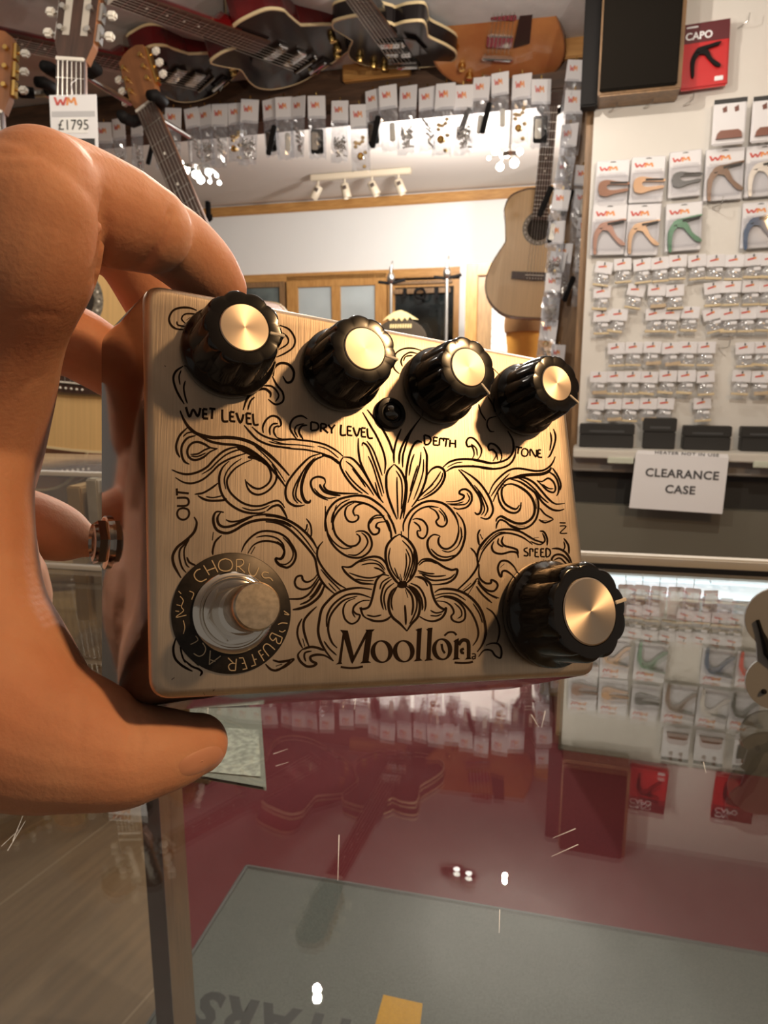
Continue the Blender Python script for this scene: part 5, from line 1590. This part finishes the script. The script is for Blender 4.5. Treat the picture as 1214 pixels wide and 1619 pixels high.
# ---- footswitch with its lettered washer
FSW = Matrix.Translation((.0207, -.0714, .0001))
mb = MB(); mb.lathe([(.0127, 0), (.0127, .0004), (.0125, .0005), (.004, .0005)], 96)
washer = mb.build('lettered_washer', mat('black_washer', (.03, .024, .02), .38, .6, var=.4, scale=600), pedal, FSW, auto=30)
WL = [(260, 800, 6.07, """9:345,605 310,618 285,660 305,705 350,725 405,700
9:375,570 430,662|455,520 512,635|405,622 488,592
9:585,505 635,525 652,570 635,610 585,625 535,610 518,570 535,525 585,505
9:690,515 690,625|690,515 745,515 760,545 735,575 692,582|712,582 770,638
9:815,550 808,620 835,668 872,662 905,590
9:1000,642 955,635 935,660 960,690 1010,690 1040,720"""),
(260, 900, 6.07, """9:1030,610 1130,655|1030,610 1010,650 1040,685 1072,655|1072,660 1080,705 1112,710 1130,655
9:1060,772 1000,722 965,722 950,762 1002,835
9:900,790 955,880|900,790 928,775|925,832 950,815
9:840,815 875,920|832,932 880,915|850,870 885,862
9:755,850 792,955|755,850 715,852|750,962 795,952|770,900 742,905
9:690,860 680,972|680,972 630,968 615,930 640,905 685,905|660,900 610,850
9:440,780 430,915|430,915 540,832|440,868 488,886
9:365,705 395,760 375,815 330,835 280,808
7:150,260 180,300 162,360 182,400 110,460 210,440|180,490 195,560 180,620|300,640 320,682 250,722
7:240,210 280,232 260,292|135,210 160,235|105,400 140,405|115,340 155,350
8:1090,530 1130,515 1180,520|1145,400 1195,437 1150,430|1100,590 1130,602 1160,585""")]
wm = ribbon_mesh(WL, z=.00072, curved=False, wk=1.1)
wo = wm.build('washer_lettering', mat('scratched_brass', (.55, .44, .30), .4, .9), washer, FSW.inverted())
up_faces(wo)
mb = MB(); mb.lathe([(.0086, .0005), (.0086, .0012), (.0081, .0017), (.0074, .0018), (.0072, .0014), (.0069, .0014), (.0067, .0028), (.0060, .0030)], 64)
mb.build('dress_nut', m_chrome, pedal, FSW, auto=40)
mb = MB(); pts = [(.0063*math.cos(R(60*k + 12)), .0063*math.sin(R(60*k + 12))) for k in range(6)]
mb.prism(pts, .0028, .0052); mb.lathe([(.0049, .0052), (.0049, .0080), (.0042, .0083), (.0034, .0083)], 48)
mb.build('footswitch_bushing', m_chrome, pedal, FSW, auto=40)
mb = MB(); mb.lathe([(.0034, .0080), (.0044, .0084), (.00475, .0092), (.00478, .0158), (.0046, .0165), (.0043, .0168), (.0001, .0169)], 64)
mb.build('footswitch_button', m_button, pedal, Matrix.Translation((.0213, -.0709, .0001)), auto=35)

# ---- output jack nut on the left side
def side_pt(px, py, dep):
    """pixel -> point on the sloping left side"""
    q0 = Vector((FC[0].x, FC[0].y, -.002)); q1 = Vector((FC[3].x, FC[3].y, -.002)); q2 = q0 + Vector((-.0056, .0056, -.038))
    nn = (q1 - q0).cross(q2 - q0).normalized()
    o = PEDI @ CAM; d = PEDI.to_3x3() @ ray(px, py)
    return o + d * ((q0 - o).dot(nn) / d.dot(nn)), nn
sp, sn = side_pt(171, 858, 0)
if sn.x > 0: sn = -sn
zax = sn; xax = Vector((0, 1, 0)).cross(zax).normalized(); yax = zax.cross(xax)
JM = frame(sp, xax, yax, zax)
mb = MB(); mb.lathe([(.0066, 0), (.0066, .0010), (.0060, .0013), (.003, .0013)], 48)
jk = mb.build('jack_washer', m_chrome, pedal, JM, auto=35)
mb = MB(); pts = [(.0058*math.cos(R(60*k)), .0058*math.sin(R(60*k))) for k in range(6)]
mb.prism(pts, .0012, .0030); mb.lathe([(.0046, .0030), (.0046, .0037), (.0036, .0039), (.0032, .0032)], 40)
mb.build('jack_nut', mat('dark_nickel', (.35, .31, .28), .16, 1.0), pedal, JM, auto=35)
# ------------------------------------------------------------------ the hand that holds the pedal
m_skin, _nt, _bs = _new('skin')
_bs.inputs['Roughness'].default_value = .58
_bs.inputs['Specular IOR Level'].default_value = .25
_bs.inputs['Subsurface Weight'].default_value = .25
_bs.inputs['Subsurface Radius'].default_value = (1.0, .35, .18)
_bs.inputs['Subsurface Scale'].default_value = .003
_tc = _nt.nodes.new('ShaderNodeTexCoord')
_n = _nt.nodes.new('ShaderNodeTexNoise'); _n.inputs['Scale'].default_value = 38; _n.inputs['Detail'].default_value = 5
_nt.links.new(_tc.outputs['Object'], _n.inputs[0])
_rp = _nt.nodes.new('ShaderNodeValToRGB')
_rp.color_ramp.elements[0].position = .35; _rp.color_ramp.elements[0].color = (.57, .255, .15, 1)
_rp.color_ramp.elements[1].position = .68; _rp.color_ramp.elements[1].color = (.68, .36, .225, 1)
_nt.links.new(_n.outputs[0], _rp.inputs[0]); _nt.links.new(_rp.outputs[0], _bs.inputs['Base Color'])
_n2 = _nt.nodes.new('ShaderNodeTexNoise'); _n2.inputs['Scale'].default_value = 900; _n2.inputs['Detail'].default_value = 4
_nt.links.new(_tc.outputs['Object'], _n2.inputs[0])
_bp = _nt.nodes.new('ShaderNodeBump'); _bp.inputs['Strength'].default_value = .22; _bp.inputs['Distance'].default_value = .0006
_nt.links.new(_n2.outputs[0], _bp.inputs['Height']); _nt.links.new(_bp.outputs[0], _bs.inputs['Normal'])

def limb(mb, pts, n=20):
    """pts: (px, py, depth, radius px [, depth radius factor])"""
    q = spline([Vector((p[0], p[1], p[2]*1000)) for p in pts], 8)
    rr = spline([Vector((p[3], p[4] if len(p) > 4 else 1.0, 0)) for p in pts], 8)
    C = [P(v.x, v.y, v.z/1000) for v in q]; N = len(C); vs = []
    rad = [rr[i].x * q[i].z/1000/FPX for i in range(N)]
    for i in range(N):
        t = (C[min(i+1, N-1)] - C[max(i-1, 0)]).normalized()
        v = (CAM - C[i]).normalized(); s = t.cross(v).normalized(); v2 = s.cross(t).normalized()
        for k in range(n):
            a = 2*math.pi*k/n
            vs.append(C[i] + (s*math.cos(a) + v2*math.sin(a)*rr[i].y)*rad[i])
    fs = [(i*n+k, i*n+(k+1) % n, (i+1)*n+(k+1) % n, (i+1)*n+k) for i in range(N-1) for k in range(n)]
    fs += [list(range(n))[::-1], [(N-1)*n+k for k in range(n)]]
    mb.add(vs, fs)
    for e, j in ((0, 0), (N-1, N-1)): mb.ball(C[j], rad[j]*.985, n=12)

hb_ = MB()
# index finger: knuckle, middle joint near the lens, end joint, tip on the upper edge of the pedal
limb(hb_, [(-115, 800, .176, 140), (-78, 700, .168, 136), (-40, 600, .160, 122), (-4, 500, .150, 108), (34, 400, .141, 116), (55, 325, .137, 108), (66, 300, .137, 94)])
limb(hb_, [(66, 300, .139, 92), (110, 312, .146, 88), (160, 332, .152, 84), (205, 350, .156, 78), (234, 362, .158, 70)])
limb(hb_, [(232, 360, .163, 62), (280, 390, .170, 60), (320, 426, .176, 55), (345, 456, .181, 46)])
# middle finger behind it
limb(hb_, [(-20, 520, .196, 85), (60, 420, .192, 72), (130, 375, .190, 60), (190, 395, .197, 50), (238, 470, .208, 46), (270, 540, .216, 40)])
# ring finger against the side
limb(hb_, [(-60, 640, .205, 80), (20, 555, .200, 66), (95, 535, .200, 58), (150, 560, .206, 54), (205, 600, .215, 46)])
# little finger
limb(hb_, [(-80, 800, .208, 70), (-10, 815, .208, 58), (60, 832, .210, 52), (110, 848, .213, 42), (138, 856, .215, 26)])
# palm and ball of the thumb
limb(hb_, [(-130, 760, .176, 150), (-100, 880, .170, 146), (-85, 980, .164, 146), (-60, 1080, .160, 150), (-40, 1110, .158, 150)])
limb(hb_, [(-120, 700, .198, 105), (-120, 850, .198, 115), (-110, 980, .190, 125)])
# thumb
limb(hb_, [(-70, 1090, .158, 175), (0, 1125, .154, 155), (70, 1160, .152, 124), (130, 1176, .1515, 106), (195, 1190, .153, 88), (240, 1188, .155, 73), (285, 1182, .158, 60), (312, 1176, .160, 49)])
# web
limb(hb_, [(-62, 700, .164, 110), (-62, 800, .163, 106), (-56, 900, .161, 108), (-38, 975, .159, 108), (-8, 1040, .157, 112), (45, 1105, .155, 102), (100, 1140, .154, 80)])
# wrist and forearm, out of the frame
limb(hb_, [(-110, 960, .178, 180), (-260, 1080, .185, 195), (-480, 1240, .195, 190), (-900, 1500, .215, 205)])
hand_raw = hb_.build('hand_raw', m_skin)
rm = hand_raw.modifiers.new('r', 'REMESH'); rm.mode = 'VOXEL'; rm.voxel_size = .0008
sm = hand_raw.modifiers.new('s', 'SMOOTH'); sm.factor = .5; sm.iterations = 7
dg = bpy.context.evaluated_depsgraph_get(); dg.update()
hme = bpy.data.meshes.new_from_object(hand_raw.evaluated_get(dg))
bpy.data.objects.remove(hand_raw)

def to_px(p):
    v = p - CAM; d = v.dot(AF)
    return 607 + FPX*v.dot(AX)/d, 809.5 - FPX*v.dot(AU)/d
# skin folds pressed into the surface: line in pixels, depth (mm), half width (px)
FOLDS = [([(-20, 236), (15, 243), (50, 243), (85, 236), (112, 228)], .35, 4.5), ([(-10, 262), (40, 266), (80, 260), (118, 248)], .22, 4), ([(10, 222), (45, 224), (80, 218)], .18, 4),
         ([(166, 290), (166, 330), (164, 380), (158, 425), (148, 455)], .9, 7), ([(272, 322), (264, 352), (246, 388), (222, 424)], .9, 6), ([(285, 330), (276, 362), (258, 398)], .25, 4),
         ([(46, 850), (52, 905), (66, 960), (92, 1010)], .5, 6), ([(22, 880), (34, 940), (56, 1000), (90, 1050)], .3, 5), ([(196, 1108), (204, 1140), (206, 1175), (198, 1215)], .35, 6),
         ([(214, 1112), (221, 1145), (222, 1180), (214, 1212)], .28, 5), ([(120, 1090), (128, 1140), (122, 1190)], .15, 6), ([(10, 640), (40, 610), (70, 590)], .2, 5), ([(20, 500), (60, 495), (100, 500)], .15, 5)]
from math import exp
segs = []
for ln, dp, hw in FOLDS:
    sp_ = spline([Vector((x, y, 0)) for x, y in ln], 5)
    segs.append((sp_, dp/1000, hw))
new = []
for v in hme.vertices:
    co = v.co; x, y = to_px(co); off = 0.0
    if v.normal.dot((CAM - co).normalized()) > .05 and (co - CAM).dot(AF) < .185:
        for sp_, dp, hw in segs:
            m = 1e9; mi = 0
            for i_, q in enumerate(sp_):
                dd = (q.x - x)**2 + (q.y - y)**2
                if dd < m: m = dd; mi = i_
            if m < 900:
                fade = min(1, 4*min(mi + .5, len(sp_) - .5 - mi)/len(sp_) + .15)
                off += dp*fade*exp(-m/(2*hw*hw))
    new.append(co - v.normal*off)
for v, c_ in zip(hme.vertices, new): v.co = c_
for p_ in hme.polygons: p_.use_smooth = True
hme.name = 'hand'
hand = bpy.data.objects.new('hand', hme); COL.objects.link(hand)
tag(hand, 'left hand of a person gripping the metal pedal between index finger and thumb', 'hand')

# thumbnail: a thin curved plate lying on the skin at the lower far side of the thumb tip
from mathutils.bvhtree import BVHTree
hme.update()
bvh = BVHTree.FromPolygons([v.co for v in hme.vertices], [list(p.vertices) for p in hme.polygons])
cx_, cy_, ra, rb_, th = 318, 1203, 37, 17, R(-24)
rows = 9; cols = 36; nv = []; nf = []; ok = True; last = None
for i_ in range(rows + 1):
    for k_ in range(cols):
        a = 2*math.pi*k_/cols; r_ = max(.02, i_/rows)
        ca, sa = math.cos(a), math.sin(a)
        u = ra*r_*math.copysign(abs(ca)**.75, ca); w_ = rb_*r_*math.copysign(abs(sa)**.75, sa)
        x, y = cx_ + u*math.cos(th) - w_*math.sin(th), cy_ + u*math.sin(th) + w_*math.cos(th)
        for tr_ in range(8):
            hit, nn_, _, _ = bvh.ray_cast(CAM, ray(x, y).normalized())
            if hit is not None and (hit - CAM).dot(AF) < .172: break
            x += (cx_ - x)*.15; y += (cy_ - y)*.15
        if hit is None: hit, nn_ = last
        last = (hit, nn_)
        nv.append(hit + nn_*.00028*(1 - .9*r_**4))
for i_ in range(rows):
    for k_ in range(cols): nf.append((i_*cols + k_, i_*cols + (k_+1) % cols, (i_+1)*cols + (k_+1) % cols, (i_+1)*cols + k_))
nf.append(list(range(cols)))
mb = MB(); mb.add(nv, nf)
mb.build('thumbnail', mat('nail', (.60, .29, .19), .36, spec=.5), hand, smooth=True)
